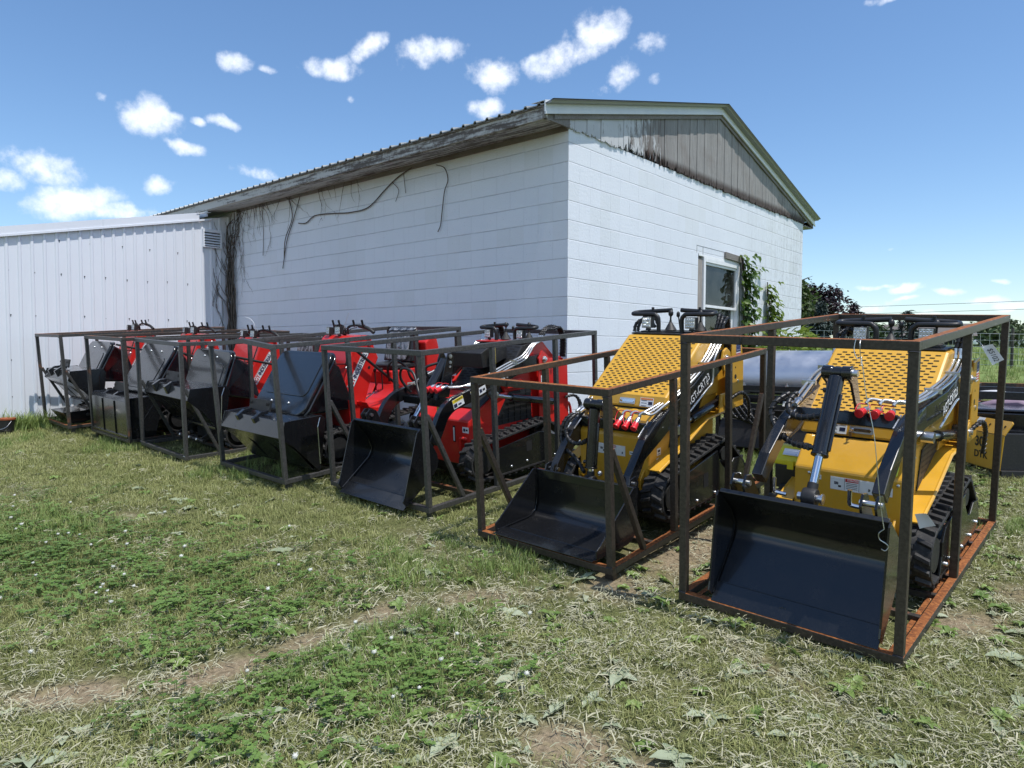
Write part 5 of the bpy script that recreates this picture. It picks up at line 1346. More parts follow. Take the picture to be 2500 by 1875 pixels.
    # skip with pressed front panel
    tilt = {'A': (.35, .56, .635, 1.075), 'B': (.30, .53, .66, 1.09), 'C': (.42, .60, .60, 1.085), 'D': (.28, .545, .665, 1.08)}[variant]
    a = Vector((0, tilt[0], tilt[1])); b = Vector((0, tilt[2], tilt[3])); e = (b - a); Hh = e.length; e.normalize(); n = Vector((1, 0, 0)).cross(e); c = (a + b) / 2; hw = .47
    m = MB(); m.poly_plate(c - n * -.0, (1, 0, 0), e, rrect(hw * 2, Hh, .10, 7), -.035); skip = build('skip', m, B, o, .010, 40)
    m = MB(); m.poly_plate(c - n * .0365, (1, 0, 0), e, rrect(hw * 2 + .035, Hh + .035, .115, 7), -.022); build('rim', m, B, skip, .008, 40)
    m = MB()
    o2 = [(-hw * .9, -Hh / 2 + .03), (hw * .9, -Hh / 2 + .03), (hw * .82, Hh / 2 - .03), (-hw * .82, Hh / 2 - .03)]
    base = c - n * .060
    V = [base + Vector((1, 0, 0)) * x + e * y for x, y in o2] + [Vector((x * .8, base.y + y_, z_)) for (x, y_, z_) in ((-hw * .9, .42, .50), (hw * .9, .42, .50), (hw * .82, .30, .92), (-hw * .82, .30, .92))]
    m.add(V, [(0, 1, 2, 3), (7, 6, 5, 4), (0, 4, 5, 1), (1, 5, 6, 2), (2, 6, 7, 3), (3, 7, 4, 0)]); build('tub', m, MAT['black_gloss'], skip, .02, 0)
    flip = -1 if variant in 'D' else 1
    m = MB(); m.poly_plate(c + e * (Hh * .10 * -flip), (1, 0, 0), e, rrect(hw * 1.66, Hh * .64, .07, 5), .007); build('pressed_panel', m, B, skip, .006, 40)
    m = MB()
    for x in (-.16, .16): m.lathe(c + e * (Hh * .34 * flip) + Vector((x, 0, 0)), n, [(.013, 0), (.013, .006), (.008, .012), (.002, .014)], 12)
    build_each('bolt', m, MAT['zinc'], skip, 0, 40)
    rod = {'A': ((.40, .70, 1.03), (.40, 1.15, .90)), 'B': ((.40, .7, 1.0), (.42, 1.1, .86)), 'C': ((.38, .66, 1.02), (.40, 1.30, .86)), 'D': ((.35, 1.00, 1.055), (.36, 1.50, .62))}[variant]
    m = MB(); m.cyl(*rod, .014, 10); build('lift_rod', m, BM, o, 0, 40)
    if variant == 'D':
        hose(o, [(.36, 1.35, .72), (.42, 1.30, .86), (.46, 1.35, .93), (.50, 1.46, .86), (.52, 1.50, .74), (.50, 1.62, .64), (.44, 1.75, .60)], .013, False)
    # self-loading bucket
    hb_ = .575; G = MAT['black_gloss']
    if variant == 'B':
        prof = [(.02, .02), (.02, .47), (.05, .505), (.33, .505), (.36, .47)]; pl = [(.015, .01), (.015, .475), (.045, .515), (.35, .515), (.40, .40), (.30, .02)]
    elif variant == 'D':
        prof = [(.30, .07), (.16, .26), (.02, .40), (.075, .53), (.40, .535), (.44, .48), (.34, .08)]; pl = [(.335, .06), (.13, .30), (.01, .395), (.06, .54), (.42, .545), (.46, .50), (.36, .03)]
    else:
        prof = [(.36, .30), (.22, .47), (.06, .615), (.10, .72), (.42, .725), (.46, .66), (.40, .30)]; pl = [(.36, .28), (.20, .48), (.05, .61), (.085, .73), (.46, .735), (.50, .68), (.43, .26)]
    m = MB(); m.sheet(prof, -hb_, hb_, .008, 'x'); bk = build('loading_bucket', m, G, o, .003, 40)
    for s in (-1, 1):
        m = MB(); m.prism(pl, s * (hb_ + .0005), s * (hb_ + .011), 'x'); build('side_plate', m, G, bk, .003, 0)
    m = MB()
    if variant == 'B':
        for x in (-.20, .19): m.bb(x - .008, x + .008, .0, .0118, .07, .46)
        m.bb(-hb_, hb_, -.004, .0118, .05, .075); m.bb(-hb_, hb_, -.004, .0118, .012, .022)
    else:
        for x in (-.22, .18): m.tube([(x, prof[0][0] - .012, prof[0][1] + .012), (x, prof[1][0] - .012, prof[1][1]), (x, prof[2][0] + .01, prof[2][1] + .006)], .009, 6)
        m.bb(-hb_ + .001, hb_ - .001, pl[0][0] - .03, pl[0][0] + .01, pl[0][1] - .0, pl[0][1] + .022)
    build('stiffener', m, G, bk, .002, 0)
    zt = .516 if variant == 'B' else (.546 if variant == 'D' else .736); yq = .16
    m = MB()
    for x in (-.30, .02): m.prism([(yq - .10, zt - .10 if variant != 'B' else zt - .03), (yq - .13, zt - .02), (yq - .05, zt + .03), (yq + .02, zt + .035), (yq + .02, zt + .0005), (yq - .06, zt - .0)], x, x + .05, 'x')
    build_each('hook', m, G, bk, .004, 0)
    m = MB(); m.box((-.13, yq + .05, zt + .065), (.40, .02, .11), Euler((rad(-14), 0, 0)).to_matrix()); q = build('hitch_plate', m, BM, bk, .004, 0)
    m = MB()
    for x in (-.29, .03): m.lathe((x, yq + .035, zt + .085), (0, -1, .2), [(.016, 0), (.016, .004), (.003, .005)], 12)
    build_each('plate_hole', m, MAT['dark_void'], q, 0, 0)
    m = MB()
    for s in (-1, 1):
        p = pl[-3] if variant != 'B' else pl[4]
        m.tube([(s * (hb_ + .014), pl[-3][0] - .02, pl[-3][1] - .02), (s * (hb_ + .014), pl[-3][0] - .05, pl[-3][1] - .10), (s * (hb_ + .014), pl[0][0] + .03, pl[0][1] + .05)], .004, 5)
    build('weld_seam', m, MAT['zinc'] if variant in 'CD' else G, bk, 0, 0)
    if variant in 'ABC':   # lower frame and loader links in front of the tracks
        m = MB()
        for s in (-.3, .3): m.prism([(.30, .10), (.28, .16), (.62, .34), (.66, .30)], s, s + .03, 'x')
        m.tube([(-.33, .30, .13), (.36, .30, .13)], .022, 10); build('loader_frame', m, BM, o, .003, 40)
        m = MB()
        for x in (-.2, .05, .24): m.lathe((x, .29, .135), (0, -1, .3), [(.016, 0), (.016, .03), (.006, .034)], 10)
        build('pivot_pin', m, MAT['zinc'], o, 0, 40)
    if variant == 'A':
        m = MB(); m.prism([(.02, .185), (.30, .19), (.38, .22), (.40, .08), (.24, .03), (.12, .03)], -.30, .34, 'x'); build('lower_jaw', m, G, o, .004, 0)
    return o
dumper('D', .03, 'red tracked dumper with blue-black shiny skip and low open bucket beside the red skid loader', 'D')
dumper('C', .03, 'red tracked dumper with raised open bucket, third from the white shed', 'C')
dumper('B', .02, 'red tracked dumper whose closed bucket stands as a flat ribbed box, second from the shed', 'B')
dumper('A', .02, 'red tracked dumper with raised bucket and separate lower jaw nearest the white shed', 'A')
# ------------------------------------------------------------------ machines and frames standing behind the yellow loaders
def zg(u, v): return ground_z(u, v)
def plain(name, lab, cat, u, v, z=None, rz=0, group=None):
    return thing(name, lab, cat, Matrix.Translation((u, v, zg(u, v) if z is None else z)) @ Matrix.Rotation(rad(rz), 4, 'Z'), group)
im = plain('trencher_attachment', 'black steel implement with a curved bright sheet guard behind the two yellow loaders', 'implement', 1.95, 1.15)
G0 = zg(1.95, 1.15)
m = MB(); pr = []
for i in range(15):
    a = rad(200 - i * 12.5); pr.append((.30 * math.cos(a) + .02, 1.17 - G0 + .31 * math.sin(a)))
m.sheet(pr[::-1], -.42, .50, .006, 'x'); build('curved_guard', m, MAT['sheet_steel'], im, 0, 50)
m = MB(); m.prism([(p[0] * .97, p[1] - .004) for p in pr], -.432, -.424, 'x'); build('guard_end', m, MAT['black_gloss'], im, 0, 0)
m = MB(); m.lathe((-.52, -.05, 1.10 - G0), (1, 0, 0), [(.02, 0), (.17, 0), (.17, .02), (.02, .02)], 24); build('drive_disc', m, MAT['steel_mid'], im, 0, 35)
m = MB()
for z, t in ((.62, .05), (.54, .035), (.44, .05)):
    for y in (-.42, .40): m.bb(-.62, .70, y, y + .05, z, z + t)
    for x in (-.62, .65): m.bb(x, x + .05, -.37, .40, z, z + t)
for x in (-.60, .62):
    for y in (-.415, .405): m.bb(x, x + .04, y, y + .04, .02, .435)
build_each('frame_bar', m, MAT['steel_dark'], im, .003, 0)
m = MB(); m.bb(-.55, .60, -.34, .36, .12, .43); m.prism([(-.36, .02), (-.47, .05), (-.40, .30), (-.345, .33)], -.56, .58, 'x'); build('housing', m, MAT['black_matte'], im, .01, 0)
m = MB()
for x in (-.3, -.1, .12, .33): m.lathe((x, -.42, .665), (0, 0, 1), [(.016, 0), (.016, .012), (.008, .014), (.008, .03), (.002, .032)], 8)
build_each('bolt', m, MAT['zinc'], im, 0, 40)
r4 = random.Random(11)
for i in range(6):
    x = -.62 + .05 * i
    hose(im, [(x, -.44, .66), (x + .02, -.50, .58), (x + .10 + .04 * i, -.53, .42 - .03 * i), (x + .24, -.50, .36 + .02 * i), (x + .40 + .02 * i, -.45, .30)], .012)

yp = plain('plow_plate', 'yellow folded steel plate with black lettering behind the back post of the nearest crate', 'steel plate', 3.62, 1.22, None, -55)
m = MB(); Yp = MAT['yellow_paint']
m.poly_plate((0, 0, .05), (1, 0, 0), (0, 0, 1), [(-.30, .0), (.22, .0), (.27, .30), (-.30, .30)], .012)
m.poly_plate((0, 0, .35), (1, 0, 0), (0, .5, .87), [(-.30, .001), (.272, .001), (.285, .12), (.26, .135), (-.30, .135)], .012)
build('plate', m, Yp, yp, .003, 0)
text('lettering', '30', .12, frame_mat((-.085, -.014, .265), (1, 0, 0), (0, 0, 1)), MAT['ink_black'], yp, 1.15, 0, .003)
text('lettering', 'DTK', .085, frame_mat((-.06, -.014, .155), (1, 0, 0), (0, 0, 1)), MAT['ink_black'], yp, 1.2, 0, .002)
m = MB()
for x in (-.2, .22, .0): m.lathe((x, .026, .425), (0, -.87, .5), [(.012, 0), (.012, .001), (.001, .0012)], 12)
build_each('plate_hole', m, MAT['dark_void'], yp, 0, 0)
m = MB(); m.bb(-.28, .20, .02, .5, -.01, .05); m.bb(-.25, -.2, .02, .4, .05, .36); m.bb(.1, .15, .02, .4, .05, .36); build('stand', m, MAT['black_matte'], yp, .004, 0)
label(yp, (-.10, -.003, .44), (1, 0, 0), (0, .5, .87), .10, .085, 'label_white', [], 'paper_note')

def open_frame(lab, u, v, rz, W_, D_, zs, mat, group, box=None):
    o = plain('steel_frame', lab, 'frame', u, v, None, rz, group)
    h = .035
    for z in zs:
        for y in (0, D_):
            m = MB(); m.bb(-W_ / 2, W_ / 2, y, y + .06, z, z + .07); build('rail', m, mat, o, .003, 0)
        for x in (-W_ / 2, W_ / 2 - .06):
            m = MB(); m.bb(x, x + .06, .0605, D_ - .0005, z + .002, z + .068); build('rail', m, mat, o, .003, 0)
    for x in (-W_ / 2 + .002, W_ / 2 - .06):
        for y in (.003, D_ - .001):
            m = MB(); m.bb(x, x + .055, y, y + .055, -.02, zs[-1] - .001); build('post', m, mat, o, .003, 0)
    if box:
        m = MB(); m.bb(-W_ / 2 + .08, W_ / 2 - .08, .08, D_ - .08, .05, box); m.bb(-W_ / 2 + .07, W_ / 2 - .1, .07, D_ - .1, box + .001, box + .03); build('blade', m, MAT['black_gloss'], o, .015, 0)
    return o
fr = 'steel frames stacked at the right'
open_frame('dark steel frame holding a black blade behind the lettered yellow plate', 4.05, 1.55, 4, 1.5, 1.2, (.28, .62), MAT['steel_dark'], fr, .50)
open_frame('brown steel frame farther back at the right edge, just before the tall grass', 4.15, 3.05, 2, 2.0, 1.5, (.25, .48), MAT['steel_brown'], fr)
open_frame('low black steel frame on the grass between the two yellow loaders', 2.25, 2.75, 0, 1.3, .9, (.10, .33), MAT['steel_dark'], fr, .3)
tp = plain('tarp_bundle', 'faded mauve bundle lying on the dark frames at the right', 'bundle', 3.62, 2.62, zg(3.6, 2.6) + .33)
paint('mauve_cloth', (.24, .17, .23), .7); paint('cloth_gray', (.5, .5, .52), .7)
m = MB(); m.prism([(-.25, 0), (.28, 0), (.30, .08), (.12, .15), (-.1, .13), (-.27, .07)], -.3, .3, 'y'); build('cloth', m, MAT['mauve_cloth'], tp, .03, 40)
m = MB(); m.tube([(-.28, -.1, .16), (-.1, 0, .18), (.05, .05, .15), (.2, .1, .17)], .045, 8, 5); build('rag', m, MAT['cloth_gray'], tp, 0, 60)

# ------------------------------------------------------------------ paint bucket by the shed
pb = plain('paint_bucket', 'small black bucket with rusty orange lid by the white shed wall', 'bucket', -6.62, -3.42)
m = MB(); m.lathe((0, 0, 0), (0, 0, 1), [(.085, 0), (.088, .005), (.094, .05), (.092, .052), (.1, .19), (.096, .19), (.09, .01), (.001, .01)], 28); build('pail', m, MAT['black_plastic'], pb, 0, 40)
m = MB(); m.lathe((0, 0, .186), (0, 0, 1), [(.001, .01), (.08, .014), (.098, .012), (.106, .02), (.106, .0), (.1, -.006), (.001, -.004)], 28); paint('rusty_lid', lin(150, 74, 36), .7, dust=.2, var=.3); build('lid', m, MAT['rusty_lid'], pb, 0, 40)
m = MB(); m.tube([(-.03, -.1, .17), (.03, -.11, .10), (.09, -.09, .07), (.12, -.03, .10), (.1, .03, .17)], .0025, 5, 5); build('bail', m, MAT['zinc'], pb, 0, 60)

# ------------------------------------------------------------------ dry creeper on the shaded wall
def creeper():
    t = NT('dead_vine'); n = t.noise(t.pos('Object'), 14, 4); t.base(t.mix(n, (.045, .035, .028), (.15, .125, .10))); t.set(Roughness=.9); MAT['dead_vine'] = t.m
    o = thing('dead_creeper', 'leafless dry creeper hanging from the eave and climbing the shed corner', 'vine')
    rr = random.Random(21)
    def wander(p, d, L, r, drop=.0, fork=2, mb=None, wall='w'):
        pts = [Vector(p)]; d = Vector(d).normalized(); n = max(4, int(L / .05))
        for i in range(n):
            d = (d + Vector((rr.gauss(0, .28), 0, rr.gauss(0, .25) - drop))).normalized(); q = pts[-1] + d * (L / n)
            q.y = min(-.012, max(-.05, q.y)); q.z = min(q.z, 3.835); q.x = max(q.x, -7.12); pts.append(q)
            if fork > 0 and rr.random() < .13:
                wander(q, (d.x + rr.uniform(-1, 1), 0, d.z - .4), L * rr.uniform(.2, .45), r * .6, drop, fork - 1, mb)
        k = len(pts); mb.tube(pts, [r * (1 - .75 * i / (k - 1)) for i in range(k)], 5, 2)
    # long runner along the wall, and the named drops seen on it
    m = MB()
    m.tube([(-2.45, -.03, 3.80), (-2.75, -.02, 3.72), (-3.0, -.02, 3.60), (-3.35, -.02, 3.42), (-3.75, -.02, 3.40), (-4.2, -.02, 3.44), (-4.62, -.02, 3.46), (-4.85, -.02, 3.38), (-5.05, -.02, 3.40)], .0075, 6, 6)
    m.tube([(-2.0, -.03, 3.76), (-1.86, -.02, 3.70), (-1.80, -.02, 3.55), (-1.86, -.02, 3.42), (-1.90, -.02, 3.2), (-1.93, -.02, 3.02), (-1.98, -.02, 2.94)], .0055, 6, 6)
    m.tube([(-2.62, -.02, 3.76), (-2.60, -.02, 3.62), (-2.58, -.02, 3.5)], .004, 5, 5); m.tube([(-2.85, -.02, 3.68), (-2.72, -.02, 3.56), (-2.78, -.02, 3.42)], .004, 5, 5)
    m.tube([(-5.3, -.02, 3.8), (-5.22, -.02, 3.5), (-5.42, -.02, 3.2), (-5.46, -.02, 2.9)], .007, 6, 6); m.tube([(-5.0, -.02, 3.8), (-5.2, -.02, 3.45), (-5.38, -.02, 3.15), (-5.5, -.02, 2.75)], .0065, 6, 6)
    m.tube([(-6.1, -.02, 3.8), (-6.06, -.02, 3.4), (-6.08, -.02, 3.0)], .005, 6, 6)
    build('runner', m, MAT['dead_vine'], o, 0, 60)
    m = MB()
    for i in range(34):
        x = -7.05 + 3.6 * rr.random() ** 1.7; wander((x, -.025, 3.83), (rr.uniform(-1, 1), 0, -.7), rr.uniform(.15, .7) * (1.25 if x < -6 else .8), rr.uniform(.0025, .005), .10, 2, m)
    for i in range(9): wander((rr.uniform(-7.0, -6.3), -.02, 3.8), (rr.uniform(-.2, .35), 0, -1), rr.uniform(.5, 1.6), rr.uniform(.003, .0055), .22, 2, m)
    build('tendril', m, MAT['dead_vine'], o, 0, 60)
    m = MB()
    for i in range(13):          # plaited trunk in the corner
        x, y = rr.uniform(-7.13, -6.97), rr.uniform(-.13, -.015); pts = []
        top = rr.uniform(3.3, 3.85); z = .5
        while z < top: pts.append((min(-6.95, max(-7.145, x + rr.gauss(0, .022))), min(-.012, max(-.14, y + rr.gauss(0, .02))), z)); z += .22
        pts.append((x + rr.uniform(0, .2), -.03, top)); m.tube(pts, [rr.uniform(.008, .017), .012, .006], 6, 4)
    build('trunk', m, MAT['dead_vine'], o, 0, 60)
    m = MB()
    for i in range(30):          # strands straying onto the shed siding
        y = rr.uniform(-.36, -.05); z = rr.uniform(2.4, 3.7); pts = [Vector((LU + .022, y, z))]; d = Vector((0, rr.uniform(-.3, .5), -1)).normalized()
        for k in range(rr.randint(5, 14)): d = (d + Vector((0, rr.gauss(.06, .2), -.1))).normalized(); q = pts[-1] + d * .07; q.y = min(-.02, q.y); pts.append(q)
        m.tube(pts, rr.uniform(.0022, .004), 5, 2)
    build('tendril', m, MAT['dead_vine'], o, 0, 60)
creeper()

# ------------------------------------------------------------------ leafy climbers at the window
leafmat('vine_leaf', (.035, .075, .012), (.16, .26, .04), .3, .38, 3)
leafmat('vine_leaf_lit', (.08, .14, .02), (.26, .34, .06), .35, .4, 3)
def leaf(m, c, d, n, L, w, fold=.2):
    c = Vector(c); d = Vector(d).normalized(); n = Vector(n); s = d.cross(n).normalized(); n = s.cross(d)
    V = [c, c + d * L * .3 + s * w * .5 + n * fold * w, c + d * L * .62 + s * w * .46 + n * fold * w * .8, c + d * L - n * L * .12, c + d * L * .62 - s * w * .46 + n * fold * w * .8, c + d * L * .3 - s * w * .5 + n * fold * w, c + d * L * .35, c + d * L * .66]
    m.add(V, [(0, 1, 6), (1, 2, 7, 6), (2, 3, 7), (3, 4, 7), (4, 5, 6, 7), (5, 0, 6)])
def climber(name, lab, prof, seed, mat):
    """prof: list of (v, half width, z)"""
    rr = random.Random(seed); v0, z0 = prof[0][0], prof[0][2]; g = zg(.1, v0)
    o = thing(name, lab, 'vine', Matrix.Translation((.06, v0, g)), 'climbing vines at the window'); inv = o.matrix_world.inverted()
    m = MB(inv)
    for i in range(5): m.tube([(.03 + .01 * rr.random(), p[0] + rr.gauss(0, p[1] * .4), p[2]) for p in [(v0, .05, g)] + [q for q in prof]], .007, 6, 4)
    build('stem', m, MAT['dead_vine'], o, 0, 60)
    m = MB(inv)
    for (a, b) in zip(prof, prof[1:]):
        n = int(abs(b[2] - a[2]) * (a[1] + b[1]) * 480) + 6
        for i in range(n):
            t = rr.random(); v = a[0] + (b[0] - a[0]) * t + rr.gauss(0, .55) * (a[1] + (b[1] - a[1]) * t); z = a[2] + (b[2] - a[2]) * t; u = .02 + abs(rr.gauss(.0, .09))
            L = rr.uniform(.07, .14); leaf(m, (u, v, z), (rr.uniform(.2, 1), rr.gauss(0, .6), -rr.uniform(.2, 1.1)), (1, rr.gauss(0, .4), rr.uniform(.2, 1)), L, L * .72)
    build('foliage', m, MAT[mat], o, 0, 0); return o
climber('climbing_vine', 'broad leafed green vine climbing beside the window as high as its top', [(4.62, .28, .95), (4.66, .26, 1.5), (4.60, .22, 1.9), (4.62, .25, 2.1), (4.56, .20, 2.4), (4.50, .14, 2.65), (4.48, .10, 2.82), (4.42, .05, 2.95)], 4, 'vine_leaf')
m = MB(); rr = random.Random(8); side = bpy.data.objects['climbing_vine']; inv = side.matrix_world.inverted(); m.M = inv
for i in range(26):
    t = rr.random(); L = rr.uniform(.06, .1); leaf(m, (.03 + .05 * rr.random(), 4.62 + .62 * t, 2.62 + .20 * t + rr.gauss(0, .03)), (rr.uniform(.1, .8), rr.gauss(.3, .5), -rr.uniform(0, .9)), (1, 0, .6), L, L * .7)
build('shoot', m, MAT['vine_leaf'], side, 0, 0)
climber('climbing_vine', 'narrow pointed green vine on the wall to the right of the window', [(5.62, .36, 1.2), (5.66, .32, 1.75), (5.60, .26, 1.98), (5.58, .17, 2.2), (5.52, .10, 2.42), (5.50, .03, 2.62)], 6, 'vine_leaf_lit')
def bush(name, lab, cat, u, v, ru, rv_, h, n, L, mat, seed, droop=.3, group=None, base=None):
    rr = random.Random(seed); z = zg(u, v) if base is None else base
    o = thing(name, lab, cat, Matrix.Translation((u, v, z)), group); m = MB()
    for i in range(n):
        a = rr.uniform(0, 2 * PI); r = math.sqrt(rr.random()); x, y = ru * r * math.cos(a), rv_ * r * math.sin(a); hh = h * (1 - .6 * r * r) * rr.uniform(.25, 1.05)
        l = L * rr.uniform(.6, 1.3); leaf(m, (x, y, hh), (rr.gauss(0, 1), rr.gauss(0, 1), rr.uniform(-droop, .8)), (rr.gauss(0, .4), rr.gauss(0, .4), 1), l, l * .5)
    build('foliage', m, MAT[mat], o, 0, 0)
    m = MB()
    for i in range(9): a = rr.uniform(0, 6.28); m.tube([(0, 0, -.05), (ru * .4 * math.cos(a), rv_ * .4 * math.sin(a), h * .4), (ru * .6 * math.cos(a), rv_ * .6 * math.sin(a), h * .75)], .008, 5)
    build('stem', m, MAT['dead_vine'], o, 0, 60); return o
bush('weedy_bush', 'yellow green weedy bush along the foot of the gable wall', 'bush', .62, 5.3, .55, 1.6, .95, 1500, .13, 'vine_leaf_lit', 9)

# ------------------------------------------------------------------ trees, buildings and the field beyond
leafmat('plum_leaf', (.012, .006, .010), (.050, .026, .036), .12, .5, .8)
leafmat('maple_leaf', (.020, .042, .010), (.070, .115, .025), .2, .5, .8)
leafmat('spruce_needle', (.020, .035, .030), (.085, .115, .105), .08, .6, 1.2)
leafmat('far_leaf', (.035, .06, .025), (.085, .12, .05), .1, .6, .3)
t = NT('bark'); n = t.noise(t.mapping(t.pos('Object'), (6, 6, 1)), 4, 5); t.base(t.mix(n, (.05, .04, .03), (.15, .125, .10))); t.set(Roughness=.9); MAT['bark'] = t.m
def tree(name, lab, u, v, H_, R_, mat, seed, n=3200, L=.16, conifer=False, low=.25, group='trees behind the block building'):
    rr = random.Random(seed); z = gplane(u, v); o = thing(name, lab, 'tree', Matrix.Translation((u, v, z)), group)
    m = MB(); m.tube([(0, 0, -.2), (.03, 0, H_ * .3), (.0, .02, H_ * .62), (0, 0, H_ * (.97 if conifer else .8))], [H_ * .035, H_ * .026, H_ * .016, .01], 8, 4)
    for i in range(9):
        a = i * 2.4; h = H_ * (.28 + .055 * i); m.tube([(0, 0, h), (R_ * .45 * math.cos(a), R_ * .45 * math.sin(a), h + H_ * .1), (R_ * .7 * math.cos(a), R_ * .7 * math.sin(a), h + H_ * .15)], [H_ * .012, H_ * .007, .008], 6, 3)
    build('trunk', m, MAT['bark'], o, 0, 60)
    m = MB(); blobs = []
    if not conifer:
        for i in range(34):
            a, b = rr.uniform(0, 6.28), rr.uniform(-.9, 1); q = Vector((math.cos(a) * math.sqrt(1 - b * b), math.sin(a) * math.sqrt(1 - b * b), b)) * rr.uniform(.45, .95)
            blobs.append((Vector((q.x * R_ * .8, q.y * R_ * .8, H_ * (low + (1 - low) * .5) + q.z * H_ * (1 - low) * .43)), R_ * rr.uniform(.2, .36)))
    for i in range(n):
        if conifer:
            t_ = rr.random() ** .75; h = H_ * (.06 + .92 * (1 - t_) if False else .05 + .93 * (1 - t_)); rad_ = R_ * (1 - h / H_) ** .85 * (.72 + .28 * math.sin(h * 9)); a = rr.uniform(0, 6.28); r = rad_ * rr.uniform(.45, 1.05)
            c = (r * math.cos(a), r * math.sin(a), h - r * .18); d = (math.cos(a), math.sin(a), -.25 + rr.gauss(0, .25)); l = L * rr.uniform(.7, 1.5); leaf(m, c, d, (rr.gauss(0, .3), rr.gauss(0, .3), 1), l, l * .35)
        else:
            c, r = blobs[rr.randrange(len(blobs))]; q = Vector((rr.gauss(0, 1), rr.gauss(0, 1), rr.gauss(0, 1))).normalized() * r * rr.uniform(.55, 1.1)
            l = L * rr.uniform(.6, 1.4); leaf(m, c + q, (rr.gauss(0, 1), rr.gauss(0, 1), rr.gauss(-.2, .6)), (q.x + rr.gauss(0, .3), q.y, q.z + .3), l, l * .6)
    build('crown', m, MAT[mat], o, 0, 0); return o
tree('maple_tree', 'green leafy tree just behind the far corner of the block building', -5.2, 20.5, 3.0, 1.5, 'maple_leaf', 31, 3600, .16, low=.1)
tree('plum_tree', 'dark purple leaved tree behind the far corner of the block building', -5.0, 24.0, 2.62, 1.35, 'plum_leaf', 32, 4200, .15, low=.08)
tree('spruce_tree', 'blue gray spruce standing before the dark purple tree', -3.62, 20.0, 1.72, .62, 'spruce_needle', 33, 3000, .13, True)
tree('apple_tree', 'lower dark purple tree right of the blue gray spruce', -3.35, 22.5, 1.8, .62, 'plum_leaf', 37, 1800, .14, low=.08)
tree('larch_tree', 'sparse conifer showing between the handlebars of the nearest loader', -4.6, 38, 2.1, 1.0, 'spruce_needle', 34, 700, .3, True, group='far trees across the field')
for i, (u, v, h, r, lab) in enumerate(((-8.6, 46, 1.5, 2.0, 'low green tree left of the gray roofed house across the field'), (-2.6, 60, 1.9, 2.6, 'round green tree right of the gray roofed house'), (-4.6, 72, 2.7, 2.2, 'taller green tree above the round one in the far field'), (-6.8, 88, 2.3, 3.2, 'far green tree just left of the long white barn'), (-9.5, 130, 3.8, 4.5, 'distant tree rising behind the long white barn'), (2.0, 120, 3.4, 4, 'distant tree at the right edge behind the long white barn'))):
    tree('field_tree', lab, u, v, h, r, 'far_leaf', 40 + i, 900, r * .16, low=.05, group='far trees across the field')
hs = plain('farm_house', 'low gray roofed house across the field seen over the nearest loader', 'house', -6.9, 52, None, 14)
paint('house_wall', (.42, .40, .37), .7); paint('shingle', (.13, .115, .105), .85); paint('barn_white', (.62, .64, .66), .6)
m = MB(); m.bb(-3.2, 3.2, -2, 2, -.3, .75); build('wall', m, MAT['house_wall'], hs, 0, 0)
m = MB(); m.prism([(-2.4, .70), (0, 1.62), (2.4, .70)], -3.5, 3.5, 'x'); build('roof', m, MAT['shingle'], hs, 0, 0)
for x in (-1.8, .2, 1.9):
    m = MB(); m.bb(x - .35, x + .35, -2.01, -1.99, .1, .55); build('window', m, MAT['dark_void'], hs, 0, 0)
bn = plain('long_barn', 'long white barn on the far side of the field by the right edge', 'barn', 4.5, 100, None, -3)
m = MB(); m.bb(-10.5, 9, 0, 8, -.5, 1.25); wl = build('wall', m, MAT['barn_white'], bn, 0, 0)
m = MB(); m.prism([(-.4, 1.2), (4, 1.9), (8.4, 1.2)], -10.9, 9.4, 'x'); build('roof', m, MAT['barn_white'], bn, 0, 0)
m = MB()
for i in range(12): m.bb(-10 + i * 1.6, -8.9 + i * 1.6, -.02, -.001, .45, .8)
build('curtain_opening', m, MAT['cloth_gray'], bn, 0, 0)
vh = plain('parked_van', 'tiny white vehicle parked in the far field beside the green trees', 'vehicle', -4.2, 70, None, 20)
m = MB(); m.prism([(-1.6, .25), (-1.6, .6), (-.9, .7), (-.4, 1.0), (1.5, 1.0), (1.6, .3)], -.7, .7, 'y'); build('body', m, MAT['white_paint'], vh, .06, 0)
m = MB()
for x in (-1.0, 1.0):
    for y in (-.72, .62): m.cyl((x, y, .22), (x, y + .1, .22), .22, 14)
build_each('wheel', m, MAT['black_rubber'], vh, 0, 40)
m = MB(); m.prism([(-.8, .68), (-.4, .95), (.2, .95), (.2, .68)], -.705, .705, 'y'); build('window', m, MAT['dark_void'], vh, 0, 0)
# fence with wire mesh in front of the hay field
fe = plain('wire_fence', 'wire mesh fence with thin posts along the edge of the hay field', 'fence', 2.0, 10.5)
for x in (-3.3, -1.2, .88, 3.0, 5.2, 7.5):
    m = MB(); z = gplane(2 + x, 10.5) - gplane(2, 10.5); m.cyl((x, 0, z - .2), (x, 0, z + (.78 if abs(x - .88) < .1 else .72)), .028, 8); build('post', m, MAT['steel_mid'], fe, 0, 60)
m = MB()
def fz(x): return gplane(2 + x, 10.5) - gplane(2, 10.5)
for h in (.05, .16, .28, .4, .53, .66): m.tube([(x, -.03, fz(x) + h) for x in (-3.3, -1.2, .88, 3.0, 5.2, 7.5)], .0035, 4)
for i in range(68): x = -3.2 + i * .155; m.cyl((x, -.03, fz(x) + .05), (x, -.03, fz(x) + .66), .0025, 4)
build('wire', m, MAT['zinc'], fe, 0, 0)
plw = plain('power_line', 'overhead wires on thin poles crossing the sky above the far field', 'power line', 0, 45)
for x in (-30, 26):
    m = MB(); m.cyl((x, 0, -.3), (x, 0, 3.4), .07, 8); m.bb(x - .5, x + .5, -.05, .05, 3.0, 3.1); build('pole', m, MAT['bark'], plw, 0, 60)
m = MB()
